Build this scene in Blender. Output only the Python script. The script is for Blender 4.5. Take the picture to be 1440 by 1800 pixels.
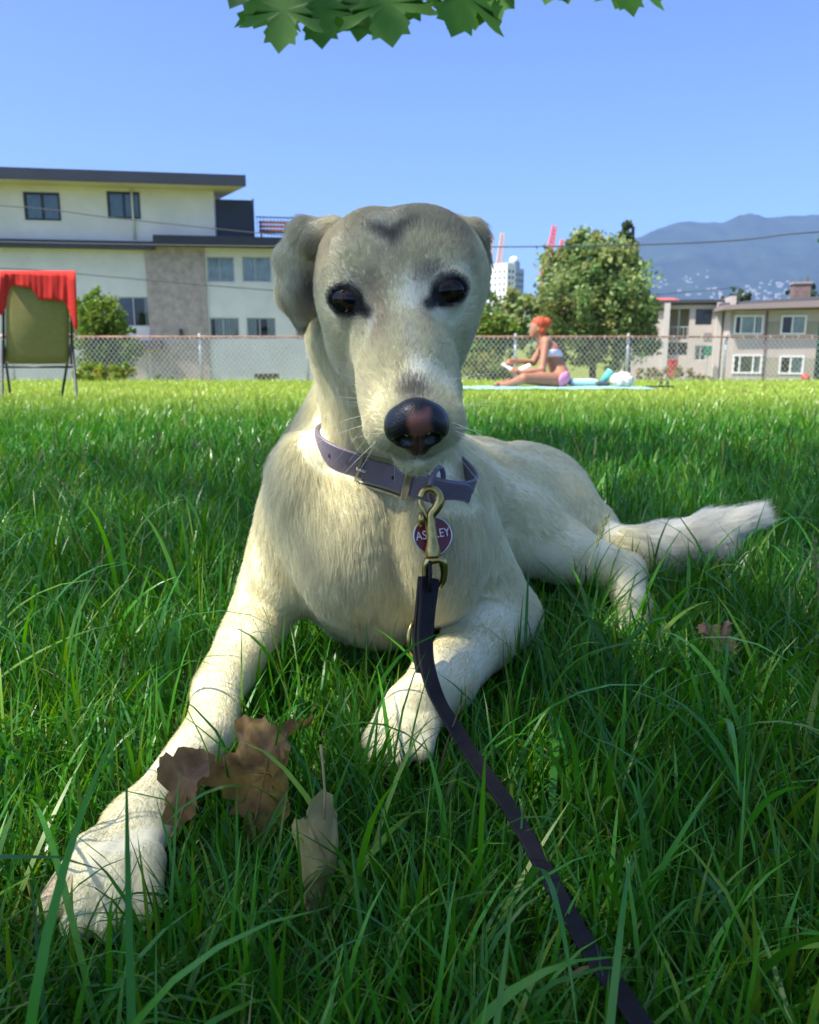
import bpy, bmesh, math, random
import numpy as np
from mathutils import Vector, Matrix

# ------------------------------------------------------------------ clear
for o in list(bpy.data.objects):
    bpy.data.objects.remove(o, do_unlink=True)
scene = bpy.context.scene
C = scene.collection

# ------------------------------------------------------------------ camera
CAM_H = 0.36                       # eye height above the soil
PITCH = math.atan(300.0 / 1440.0)  # looking down a little
CT, ST = math.cos(PITCH), math.sin(PITCH)
cam_data = bpy.data.cameras.new('camera')
cam = bpy.data.objects.new('camera', cam_data)
C.objects.link(cam)
cam.location = (0, 0, CAM_H)
cam.rotation_euler = (math.pi / 2 - PITCH, 0, 0)
cam_data.sensor_fit = 'HORIZONTAL'
cam_data.sensor_width = 36.0
cam_data.lens = 36.0
cam_data.clip_start = 0.02
cam_data.clip_end = 30000
cam_data.dof.use_dof = True
cam_data.dof.focus_distance = 0.575
cam_data.dof.aperture_fstop = 20.0
scene.camera = cam

# ------------------------------------------------------------------ sky, sun, exposure
SUN_EL = math.radians(58)
SUN_AZ = math.radians(246)         # clockwise from +Y (the view direction): high on the left
world = bpy.data.worlds.new('World')
scene.world = world
world.use_nodes = True
wn = world.node_tree.nodes
wl = world.node_tree.links
wn.clear()
sky = wn.new('ShaderNodeTexSky')
sky.sky_type = 'NISHITA'
sky.sun_disc = False
sky.sun_elevation = SUN_EL
sky.sun_rotation = SUN_AZ
sky.altitude = 0
sky.air_density = 0.5
sky.dust_density = 1.9
sky.ozone_density = 14.0
bg = wn.new('ShaderNodeBackground')
bg.inputs['Strength'].default_value = 0.15
wo = wn.new('ShaderNodeOutputWorld')
wl.new(sky.outputs[0], bg.inputs['Color'])
wl.new(bg.outputs[0], wo.inputs['Surface'])

sun_data = bpy.data.lights.new('sun', 'SUN')
sun_data.energy = 3.9
sun_data.angle = math.radians(0.53)
sun_data.color = (1.0, 0.94, 0.84)
sun = bpy.data.objects.new('sun', sun_data)
C.objects.link(sun)
sdir = Vector((math.sin(SUN_AZ) * math.cos(SUN_EL), math.cos(SUN_AZ) * math.cos(SUN_EL), math.sin(SUN_EL)))
sun.rotation_euler = sdir.to_track_quat('Z', 'Y').to_euler()
sun.location = sdir * 50

vs = scene.view_settings
vs.view_transform = 'Standard'
vs.look = 'None'
vs.gamma = 1.0
vs.use_curve_mapping = False
vs.exposure = 1.30
scene.cycles.use_denoising = True
scene.cycles.max_bounces = 6
scene.cycles.diffuse_bounces = 4
scene.cycles.transmission_bounces = 4
scene.cycles.transparent_max_bounces = 8

# ------------------------------------------------------------------ helpers
RNG = np.random.default_rng(7)
random.seed(7)

def W(px, py, z):
    """a point of the place from where it is seen (photo pixels) and how far in front of the viewer it is"""
    x = (px - 720) / 1440 * z
    y = (900 - py) / 1440 * z
    return np.array((x, z * CT + y * ST, CAM_H - z * ST + y * CT))

def V(px, py, z):
    return Vector(W(px, py, z))

def ground_z(x, y):
    """the lawn falls away gently towards the fence"""
    y = np.asarray(y, float)
    t = np.clip((y - 3.0) / 17.0, 0, 1.4)
    z = -0.62 * t ** 1.15
    t2 = np.clip((y - 23.0) / 10.0, 0, 1)
    z = z - 2.6 * t2 * t2 * (3 - 2 * t2)
    return z

def smooth(me):
    me.polygons.foreach_set('use_smooth', np.ones(len(me.polygons), bool))

def mesh_obj(name, verts, faces, mat=None, parent=None, shade_smooth=False):
    me = bpy.data.meshes.new(name)
    if isinstance(verts, np.ndarray): verts = verts.tolist()
    if isinstance(faces, np.ndarray): faces = faces.tolist()
    me.from_pydata(verts, [], faces)
    me.update()
    if shade_smooth: smooth(me)
    if mat: me.materials.append(mat)
    o = bpy.data.objects.new(name, me)
    C.objects.link(o)
    if parent: o.parent = parent
    return o

def bm_obj(name, bm, mat=None, parent=None, shade_smooth=False):
    me = bpy.data.meshes.new(name)
    bmesh.ops.recalc_face_normals(bm, faces=bm.faces)
    bm.to_mesh(me)
    bm.free()
    if shade_smooth: smooth(me)
    if mat: me.materials.append(mat)
    o = bpy.data.objects.new(name, me)
    C.objects.link(o)
    if parent: o.parent = parent
    return o

def empty(name, loc=(0, 0, 0), rz=0.0):
    o = bpy.data.objects.new(name, None)
    C.objects.link(o)
    o.location = loc
    o.rotation_euler = (0, 0, rz)
    o.empty_display_size = 0.05
    return o

def under(child, parent):
    """parent a world-space mesh without moving it"""
    child.parent = parent
    child.matrix_parent_inverse = Matrix.Translation(parent.location).inverted() if parent.rotation_euler.z == 0 else \
        (Matrix.Translation(parent.location) @ Matrix.Rotation(parent.rotation_euler.z, 4, 'Z')).inverted()
    return child

def tag(o, label=None, cat=None, group=None, kind=None):
    if label: o['label'] = label
    if cat: o['category'] = cat
    if group: o['group'] = group
    if kind: o['kind'] = kind
    return o

def bm_box(bm, lo, hi, M=None):
    (x0, y0, z0), (x1, y1, z1) = lo, hi
    vs_ = [bm.verts.new(p) for p in ((x0,y0,z0),(x1,y0,z0),(x1,y1,z0),(x0,y1,z0),(x0,y0,z1),(x1,y0,z1),(x1,y1,z1),(x0,y1,z1))]
    for f in ((0,3,2,1),(4,5,6,7),(0,1,5,4),(1,2,6,5),(2,3,7,6),(3,0,4,7)):
        bm.faces.new([vs_[i] for i in f])
    if M is not None:
        for v in vs_: v.co = M @ v.co
    return vs_

def box_obj(name, lo, hi, mat, parent=None, bevel=0.0):
    bm = bmesh.new()
    bm_box(bm, lo, hi)
    if bevel:
        bmesh.ops.bevel(bm, geom=list(bm.edges), offset=bevel, segments=2, affect='EDGES', profile=0.5)
    return bm_obj(name, bm, mat, parent)

def catmull(pts, n=8, closed=False):
    pts = [np.asarray(p, float) for p in pts]
    out = []
    N = len(pts)
    rng = range(N if closed else N - 1)
    for i in rng:
        if closed:
            p0, p1, p2, p3 = pts[(i-1) % N], pts[i], pts[(i+1) % N], pts[(i+2) % N]
        else:
            p0, p1, p2, p3 = pts[max(i-1, 0)], pts[i], pts[i+1], pts[min(i+2, N-1)]
        for j in range(n):
            t = j / n
            out.append(0.5 * ((2*p1) + (-p0+p2)*t + (2*p0-5*p1+4*p2-p3)*t*t + (-p0+3*p1-3*p2+p3)*t**3))
    if not closed: out.append(pts[-1])
    return np.array(out)

def frames(path, closed=False, up=None):
    """tangent, side and normal along a path (parallel transport, or kept to an up field)"""
    P_ = np.asarray(path, float)
    T = np.gradient(P_, axis=0)
    if closed:
        T = np.roll(P_, -1, 0) - np.roll(P_, 1, 0)
    T /= np.linalg.norm(T, axis=1)[:, None] + 1e-12
    N_ = np.zeros_like(P_)
    ref = np.array(up if up is not None else (0.0, 0.0, 1.0), float)
    if abs(T[0] @ ref) > 0.95: ref = np.array((1.0, 0.0, 0.0))
    n = ref - T[0] * (ref @ T[0]); n /= np.linalg.norm(n)
    for i in range(len(P_)):
        n = n - T[i] * (n @ T[i]); n /= np.linalg.norm(n) + 1e-12
        N_[i] = n
    return T, np.cross(T, N_), N_

def sweep(path, prof, closed=False, up=None, scale=None, caps=True, normals=None):
    """sweep a closed 2D profile [(side, normal)] along a path -> verts, faces"""
    P_ = np.asarray(path, float)
    T, S, N_ = frames(P_, closed, up)
    if normals is not None:
        N_ = np.asarray(normals, float)
        N_ = N_ - T * np.sum(N_ * T, 1)[:, None]
        N_ /= np.linalg.norm(N_, axis=1)[:, None]
        S = np.cross(T, N_)
    prof = np.asarray(prof, float)
    k = len(prof)
    sc = np.ones(len(P_)) if scale is None else np.asarray(scale, float)
    verts = (P_[:, None, :] + sc[:, None, None] * (prof[None, :, 0:1] * S[:, None, :] + prof[None, :, 1:2] * N_[:, None, :])).reshape(-1, 3)
    faces = []
    n = len(P_)
    for i in range(n if closed else n - 1):
        a, b = i * k, ((i + 1) % n) * k
        for j in range(k):
            j2 = (j + 1) % k
            faces.append((a + j, a + j2, b + j2, b + j))
    if not closed and caps:
        faces.append(tuple(range(k - 1, -1, -1)))
        faces.append(tuple(range((n - 1) * k, n * k)))
    return verts, faces

def circle_prof(r, n=8):
    return [(r * math.cos(2*math.pi*i/n), r * math.sin(2*math.pi*i/n)) for i in range(n)]

def tube_obj(name, path, r, mat, parent=None, n=8, closed=False, scale=None):
    v, f = sweep(path, circle_prof(r, n), closed, scale=scale)
    return mesh_obj(name, v, f, mat, parent, True)

def merge(parts):
    V_, F_ = [], []
    off = 0
    for v, f in parts:
        V_.append(np.asarray(v, float).reshape(-1, 3))
        F_ += [tuple(i + off for i in q) for q in f]
        off += len(V_[-1])
    return np.concatenate(V_), F_

# ------------------------------------------------------------------ materials
def new_mat(name):
    m = bpy.data.materials.new(name)
    m.use_nodes = True
    nt = m.node_tree
    b = nt.nodes.get('Principled BSDF')
    return m, nt, b

def mat(name, col, rough=0.6, metal=0.0, noise=0.0, nscale=8.0, bump=0.0, bscale=40.0, spec=0.5, col2=None, coat=0.0):
    """plain surface with mottled colour and fine relief"""
    m, nt, b = new_mat(name)
    b.inputs['Base Color'].default_value = (*col, 1)
    b.inputs['Roughness'].default_value = rough
    b.inputs['Metallic'].default_value = metal
    b.inputs['Specular IOR Level'].default_value = spec
    b.inputs['Coat Weight'].default_value = coat
    tc = nt.nodes.new('ShaderNodeTexCoord')
    if noise > 0:
        nz = nt.nodes.new('ShaderNodeTexNoise')
        nz.inputs['Scale'].default_value = nscale
        nz.inputs['Detail'].default_value = 6
        nz.inputs['Roughness'].default_value = 0.65
        nt.links.new(tc.outputs['Object'], nz.inputs['Vector'])
        rp = nt.nodes.new('ShaderNodeValToRGB')
        c2 = col2 if col2 else tuple(c * (1 - noise) for c in col)
        rp.color_ramp.elements[0].position = 0.32
        rp.color_ramp.elements[1].position = 0.68
        rp.color_ramp.elements[0].color = (*c2, 1)
        rp.color_ramp.elements[1].color = (*[min(1, c * (1 + noise * 0.3)) for c in col], 1)
        nt.links.new(nz.outputs['Fac'], rp.inputs['Fac'])
        nt.links.new(rp.outputs['Color'], b.inputs['Base Color'])
    if bump > 0:
        nb = nt.nodes.new('ShaderNodeTexNoise')
        nb.inputs['Scale'].default_value = bscale
        nb.inputs['Detail'].default_value = 4
        nt.links.new(tc.outputs['Object'], nb.inputs['Vector'])
        bp = nt.nodes.new('ShaderNodeBump')
        bp.inputs['Strength'].default_value = bump
        bp.inputs['Distance'].default_value = 0.2 / bscale
        nt.links.new(nb.outputs['Fac'], bp.inputs['Height'])
        nt.links.new(bp.outputs['Normal'], b.inputs['Normal'])
    return m

def leaf_mat(name, attr='col', rough=0.45, trans=0.35, spec=0.3):
    """thin leaf: colour per blade from a colour attribute, part of the light passes through"""
    m, nt, b = new_mat(name)
    at = nt.nodes.new('ShaderNodeAttribute')
    at.attribute_name = attr
    nt.links.new(at.outputs['Color'], b.inputs['Base Color'])
    b.inputs['Roughness'].default_value = rough
    b.inputs['Specular IOR Level'].default_value = spec
    tr = nt.nodes.new('ShaderNodeBsdfTranslucent')
    mx = nt.nodes.new('ShaderNodeMixShader')
    mx.inputs[0].default_value = trans
    hs = nt.nodes.new('ShaderNodeHueSaturation')
    hs.inputs['Hue'].default_value = 0.485
    hs.inputs['Saturation'].default_value = 1.1
    hs.inputs['Value'].default_value = 1.3
    nt.links.new(at.outputs['Color'], hs.inputs['Color'])
    nt.links.new(hs.outputs['Color'], tr.inputs['Color'])
    nt.links.new(b.outputs[0], mx.inputs[1])
    nt.links.new(tr.outputs[0], mx.inputs[2])
    nt.links.new(mx.outputs[0], nt.nodes['Material Output'].inputs['Surface'])
    return m
# ================================================================== the setting
# ---- ground
def make_ground():
    xs = [-9000, -900, -200, -80, -40, -20, -10, -5, -2.5, 0, 2.5, 5, 10, 20, 40, 80, 200, 900, 9000]
    ys = [-400, -80, -30, -12, -6, -3, -1.5, 0, 1, 2, 3, 4, 5, 6, 7, 8, 9, 10, 11, 12, 13, 14, 16, 18, 20, 21, 22, 23, 24, 25, 26, 27, 28, 29, 30, 31, 32, 33, 36, 50, 100, 400, 1500, 9000]
    verts = [(x, y, float(ground_z(x, y))) for y in ys for x in xs]
    n = len(xs)
    faces = [(j*n+i, j*n+i+1, (j+1)*n+i+1, (j+1)*n+i) for j in range(len(ys)-1) for i in range(n-1)]
    m, nt, b = new_mat('ground_soil_and_turf')
    b.inputs['Roughness'].default_value = 0.95
    b.inputs['Specular IOR Level'].default_value = 0.1
    tc = nt.nodes.new('ShaderNodeTexCoord')
    n1 = nt.nodes.new('ShaderNodeTexNoise'); n1.inputs['Scale'].default_value = 14; n1.inputs['Detail'].default_value = 8
    n2 = nt.nodes.new('ShaderNodeTexNoise'); n2.inputs['Scale'].default_value = 0.5; n2.inputs['Detail'].default_value = 5
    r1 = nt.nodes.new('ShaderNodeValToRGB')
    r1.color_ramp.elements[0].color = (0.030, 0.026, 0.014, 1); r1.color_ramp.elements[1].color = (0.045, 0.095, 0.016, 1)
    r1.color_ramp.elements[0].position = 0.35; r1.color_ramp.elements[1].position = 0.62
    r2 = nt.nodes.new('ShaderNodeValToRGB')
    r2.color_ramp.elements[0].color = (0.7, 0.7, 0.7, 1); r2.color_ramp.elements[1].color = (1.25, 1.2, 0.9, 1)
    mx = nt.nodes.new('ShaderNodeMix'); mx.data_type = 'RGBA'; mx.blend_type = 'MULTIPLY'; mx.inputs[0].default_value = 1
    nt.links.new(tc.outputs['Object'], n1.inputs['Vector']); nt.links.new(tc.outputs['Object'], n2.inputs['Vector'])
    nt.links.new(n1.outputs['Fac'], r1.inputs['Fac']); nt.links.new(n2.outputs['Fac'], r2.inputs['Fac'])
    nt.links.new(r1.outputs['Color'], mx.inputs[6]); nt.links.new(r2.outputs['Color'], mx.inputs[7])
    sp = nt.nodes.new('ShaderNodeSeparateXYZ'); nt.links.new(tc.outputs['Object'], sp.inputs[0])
    mr = nt.nodes.new('ShaderNodeMapRange'); mr.inputs['From Min'].default_value = 2.5; mr.inputs['From Max'].default_value = 6.0  # turf colour painted brighter where the lawn lies in sun
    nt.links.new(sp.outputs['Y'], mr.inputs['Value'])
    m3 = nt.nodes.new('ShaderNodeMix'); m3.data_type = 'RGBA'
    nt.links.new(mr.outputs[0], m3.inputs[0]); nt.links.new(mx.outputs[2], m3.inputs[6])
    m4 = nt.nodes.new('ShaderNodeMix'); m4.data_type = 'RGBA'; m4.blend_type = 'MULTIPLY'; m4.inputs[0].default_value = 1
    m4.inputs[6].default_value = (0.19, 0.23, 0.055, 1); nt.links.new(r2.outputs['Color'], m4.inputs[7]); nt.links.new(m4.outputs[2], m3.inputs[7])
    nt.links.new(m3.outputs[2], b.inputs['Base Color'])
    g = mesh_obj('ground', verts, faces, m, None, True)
    g['kind'] = 'structure'
make_ground()

# ---- mountain across the inlet
def make_mountain():
    D = 5200.0
    prof = [(700, 640), (900, 600), (960, 560), (1000, 520), (1040, 470), (1085, 435), (1125, 418), (1160, 406), (1190, 401), (1215, 405), (1245, 403), (1285, 393), (1318, 398), (1345, 394),
            (1385, 393), (1415, 389), (1450, 387), (1520, 392), (1600, 380), (1700, 396), (1850, 420), (2050, 470), (2300, 560)]
    prof = np.array(prof, float)
    xs = np.linspace(700, 2300, 321)
    py = np.interp(xs, prof[:, 0], prof[:, 1])
    rng = np.random.default_rng(3)
    py = py + np.convolve(rng.normal(0, 2.2, 321), np.ones(5) / 5, 'same') + np.convolve(rng.normal(0, 2.0, 321), np.ones(17) / 17, 'same') * 2
    X = (xs - 720) / 1440 * D
    Zr = CAM_H + (600 - py) / 1440 * D
    K = 28
    verts = []
    for k in range(K):
        t = k / (K - 1)
        # from the shore up to the ridge, then a little down the far side
        d = D * (0.62 + 0.38 * t) if t <= 1 else D
        prof_h = t ** 1.35
        gull = (np.sin(X / 170 + 2.0 * t) * 0.5 + np.sin(X / 61 + 5 * t) * 0.3 + np.sin(X / 23 - 9 * t) * 0.15) * 55 * t * (1 - t)
        for i in range(321):
            verts.append((X[i] * (0.80 + 0.20 * t), d + gull[i] * 2, -40 + (Zr[i] + 40) * prof_h + gull[i] * 0.6))
    for i in range(321): verts.append((X[i], D * 1.3, -60))
    faces = [(k*321+i, k*321+i+1, (k+1)*321+i+1, (k+1)*321+i) for k in range(K) for i in range(320)]
    m = mat('mountain_forest', (0.030, 0.050, 0.028), 0.95, noise=0.6, nscale=0.006, spec=0.05)
    o = mesh_obj('mountain', verts, faces, m, None, True)
    o['kind'] = 'structure'
    # houses scattered on the lower slope, specks at this distance
    bm = bmesh.new()
    rng = np.random.default_rng(5)
    for c in range(18):
        cx = rng.uniform(1130, 1560); ct = rng.uniform(0.36, 0.60)
        for i in range(rng.integers(6, 18)):
            ix = cx + rng.normal(0, 22); t = np.clip(ct + rng.normal(0, 0.030), 0.3, 0.66)
            i0 = int(np.clip((ix - 700) / 5, 0, 320)); k0 = int(t * (K - 1))
            fk = t * (K - 1) - k0; va, vb = verts[k0 * 321 + i0], verts[min(k0 + 1, K - 1) * 321 + i0]
            v = [va[j] * (1 - fk) + vb[j] * fk for j in range(3)]
            s = rng.uniform(3, 9); hh = rng.uniform(3, 9)
            bm_box(bm, (v[0] - s + rng.uniform(-9, 9), v[1] - s - 6, v[2] - 4), (v[0] + s, v[1], v[2] + hh))
    o = bm_obj('hillside_houses', bm, mat('far_house', (0.42, 0.40, 0.38), 0.8))
    tag(o, 'scatter of tiny pale houses on the lower slope of the blue mountain', 'houses', kind='stuff')
make_mountain()

# ---- foliage
M_LEAF = leaf_mat('tree_leaf', rough=0.5, trans=0.35, spec=0.3)
M_BARK = mat('bark', (0.13, 0.10, 0.075), 0.95, noise=0.5, nscale=14, bump=0.6, bscale=30, spec=0.1)

def rand_rot(n, rng):
    q = rng.normal(size=(n, 4)); q /= np.linalg.norm(q, axis=1)[:, None]
    w, x, y, z = q.T
    return np.stack([np.stack([1-2*(y*y+z*z), 2*(x*y-z*w), 2*(x*z+y*w)], 1),
                     np.stack([2*(x*y+z*w), 1-2*(x*x+z*z), 2*(y*z-x*w)], 1),
                     np.stack([2*(x*z-y*w), 2*(y*z+x*w), 1-2*(x*x+y*y)], 1)], 1)

LEAF_SHAPE = np.array(((0, -0.5, 0), (0.30, -0.12, 0.06), (0.22, 0.25, 0.05), (0, 0.5, -0.04), (-0.22, 0.25, 0.05), (-0.30, -0.12, 0.06)))

def leaves_mesh(name, cen, size, cols, parent, material=M_LEAF, rng=None, rot=None, shape=LEAF_SHAPE, stuff=True):
    n = len(cen)
    R = rand_rot(n, rng) if rot is None else rot
    v = np.einsum('nij,kj->nki', R, shape) * np.asarray(size).reshape(-1, 1, 1) + cen[:, None, :]
    k = len(shape)
    me = bpy.data.meshes.new(name)
    me.vertices.add(n * k); me.vertices.foreach_set('co', v.reshape(-1).astype(np.float32))
    me.loops.add(n * k); me.loops.foreach_set('vertex_index', np.arange(n * k, dtype=np.int32))
    me.polygons.add(n)
    me.polygons.foreach_set('loop_start', (np.arange(n) * k).astype(np.int32))
    me.polygons.foreach_set('loop_total', np.full(n, k, np.int32))
    me.update(calc_edges=True)
    at = me.color_attributes.new('col', 'FLOAT_COLOR', 'POINT')
    cc = np.repeat(np.concatenate([cols, np.ones((n, 1))], 1), k, 0)
    at.data.foreach_set('color', cc.astype(np.float32).ravel())
    me.materials.append(material)
    o = bpy.data.objects.new(name, me)
    C.objects.link(o)
    if parent: under(o, parent)
    if stuff: o['kind'] = 'stuff'
    return o

def crown(name, parent, lobes, n, size, col, rng, shell=0.55, jitter=0.25, shape=LEAF_SHAPE):
    """leaf-sized faces through the volume of several lobes, denser in small clumps near the outside"""
    vol = np.array([r[0]*r[1]*r[2] for _, r in lobes]) ** 0.67
    which = rng.choice(len(lobes), n, p=vol / vol.sum())
    nclump = max(8, n // 45)
    cw = rng.choice(len(lobes), nclump, p=vol / vol.sum())
    d = rng.normal(size=(nclump, 3)); d /= np.linalg.norm(d, axis=1)[:, None]
    rr = shell + (1 - shell) * rng.random(nclump) ** 0.6
    ccen = np.array([lobes[i][0] for i in cw]) + d * rr[:, None] * np.array([lobes[i][1] for i in cw])
    crad = np.array([min(lobes[i][1]) for i in cw]) * rng.uniform(0.14, 0.34, nclump)
    ci = rng.integers(0, nclump, n)
    e = rng.normal(size=(n, 3)) * 0.55
    cen = ccen[ci] + e * crad[ci][:, None]
    base = np.asarray(col)
    tone = rng.uniform(0.72, 1.25, nclump)[ci] * rng.uniform(0.8, 1.2, n)
    hue = rng.uniform(-0.25, 0.25, nclump)[ci]
    cols = base[None] * tone[:, None]
    cols[:, 0] *= 1 + hue
    cols = np.clip(cols, 0.005, 0.5)
    return leaves_mesh(name, cen, size * rng.uniform(0.6, 1.35, n), cols, parent, rng=rng, shape=shape)

def trunk_part(parent, base, top, r0, r1, limbs, rng):
    parts = []
    base = np.array(base, float); top = np.array(top, float)
    L = np.linalg.norm(top - base)
    side = rng.normal(0, 0.03 * L, 3) * np.array((1, 1, 0))
    pts = catmull([base, base * 0.6 + top * 0.4 + side, top], 6)
    parts.append(sweep(pts, circle_prof(1.0, 8), scale=np.linspace(r0, r1, len(pts))))
    for tip in limbs:
        s = base + (top - base) * rng.uniform(0.45, 0.95)
        tip = np.array(tip)
        mid = (s + tip) / 2 + np.array((0, 0, 0.12)) * np.linalg.norm(tip - s)
        pts = catmull([s, mid, tip], 5)
        parts.append(sweep(pts, circle_prof(1.0, 6), scale=np.linspace(r1 * 0.9, r1 * 0.15, len(pts))))
    v, f = merge(parts)
    o = mesh_obj('trunk', v, f, M_BARK, None, True)
    under(o, parent)
    return o

def tree(name, label, cat, px, Y, lobes_px, n, size, col, seed, trunk=True, group=None, shell=0.5):
    """lobes given as (px, py, half width px, half height px, depth offset m) at distance Y"""
    rng = np.random.default_rng(seed)
    lobes = []
    for (lx, ly, hw, hh, dy) in lobes_px:
        d = W(lx, ly, 1.0) - np.array((0, 0, CAM_H)); t = (Y + dy) / d[1]
        c = np.array((0, 0, CAM_H)) + d * t
        s = t / 1440 * np.linalg.norm(d) / np.linalg.norm(d)
        lobes.append((c, (hw * s, (hw + hh) / 2 * s, hh * s)))
    bx = float(W(px, 600, Y)[0])
    base = np.array((bx, Y, float(ground_z(bx, Y))))
    root = empty(name, base)
    tag(root, label, cat, group)
    if trunk:
        top = max((c for c, r in lobes), key=lambda c: c[2])
        h = 0.012 * np.linalg.norm(top - base) + 0.03
        trunk_part(root, base - (0, 0, 0.1), np.array((base[0] * .6 + top[0] * .4, base[1] * .6 + top[1] * .4, top[2])), h * 1.6, h * 0.5, [c for c, r in lobes], rng)
    crown('crown' if trunk else 'foliage', root, lobes, n, size, col, rng, shell)
    return root

tree('leafy_tree', 'big loose pale green tree behind the fence, right of the dog', 'tree', 1045, 30,
     [(1050, 500, 70, 80, 0), (1000, 530, 60, 60, -.6), (1095, 530, 55, 70, -.3), (1040, 450, 48, 45, .3), (985, 480, 40, 45, .4), (1085, 470, 42, 45, .2),
      (950, 560, 50, 40, 0), (1130, 560, 25, 50, .2), (1050, 575, 90, 45, 0), (915, 545, 40, 36, .6), (1020, 430, 22, 22, 0), (880, 540, 36, 30, .9), (1010, 600, 60, 40, -.2), (1090, 605, 60, 40, -.2), (1140, 590, 22, 40, 0), (950, 600, 40, 36, .2)], 30000, 0.16, (0.23, 0.30, 0.105), 11)
tree('spruce_tree', 'dark conifer top rising behind the pale green tree', 'tree', 1102, 36,
     [(1102, 398, 7, 12, 0), (1101, 412, 13, 14, 0), (1100, 428, 20, 16, 0), (1099, 446, 26, 18, 0), (1100, 472, 30, 26, 0), (1104, 515, 34, 34, 0), (1104, 560, 34, 34, 0)], 12000, 0.17, (0.12, 0.165, 0.070), 12, shell=0.2)
tree('hedge', 'rounded bright green hedge beside the head of the dog, above the fence rail', 'hedge', 858, 27,
     [(866, 575, 34, 28, 0), (838, 580, 28, 26, .2), (893, 585, 22, 22, .2), (850, 610, 45, 30, .3)], 15000, 0.10, (0.165, 0.250, 0.040), 13, shell=0.3)
tree('cedar_shrub', 'tall conical cedar shrub behind the camping chair', 'shrub', 183, 27,
     [(168, 530, 18, 26, 0), (186, 560, 32, 40, 0), (166, 590, 38, 42, 0), (203, 600, 30, 40, .2), (150, 560, 22, 40, .3), (185, 640, 46, 45, .2)], 24000, 0.10, (0.165, 0.250, 0.036), 14, shell=0.25)
tree('low_bush', 'lime green low bush at the foot of the fence behind the camping chair', 'bush', 180, 19.3,
     [(165, 655, 26, 20, 0), (195, 660, 30, 18, 0), (215, 650, 18, 12, .1), (145, 662, 18, 14, 0)], 3000, 0.07, (0.26, 0.33, 0.05), 15, trunk=False)
tree('small_bush', 'small green bush before the grey house wall, left of the fence post', 'bush', 290, 22,
     [(286, 668, 18, 12, 0), (275, 672, 12, 10, 0)], 500, 0.06, (0.13, 0.19, 0.04), 16, trunk=False)
tree('low_shrub', 'small clipped shrub below the blue-curtained window', 'bush', 240, 26,
     [(225, 582, 16, 12, 0), (244, 578, 9, 8, 0), (230, 612, 22, 22, 0)], 900, 0.08, (0.09, 0.15, 0.03), 19, trunk=False)
tree('wild_bush', 'yellow-green bush behind the fence, left of the reading person', 'bush', 858, 21.5,
     [(850, 645, 40, 26, 0), (890, 655, 26, 18, 0), (822, 650, 26, 26, .2), (900, 630, 14, 12, .3)], 6000, 0.075, (0.20, 0.25, 0.06), 17, trunk=False)
tree('dry_bush', 'tall dry yellow weeds at the fence, left of the concrete columns', 'bush', 1160, 22,
     [(1140, 660, 22, 14, 0), (1175, 658, 26, 15, 0), (1210, 660, 22, 12, 0), (1240, 664, 18, 10, 0)], 3000, 0.07, (0.33, 0.29, 0.12), 18, trunk=False)
tree('round_tree', 'small round tree beyond the dark roof on the mountain side', 'tree', 1300, 90,
     [(1300, 512, 18, 16, 0), (1318, 518, 12, 10, 0), (1290, 525, 20, 12, 0)], 900, 0.36, (0.07, 0.11, 0.045), 20)
tree('pine_tree', 'dark pine tops beside the brick chimney', 'tree', 1402, 80,
     [(1408, 484, 6, 10, 0), (1406, 500, 12, 12, 0), (1425, 506, 14, 12, 1), (1395, 512, 12, 10, 0), (1410, 530, 24, 20, 0)], 900, 0.32, (0.035, 0.07, 0.030), 21)

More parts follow.
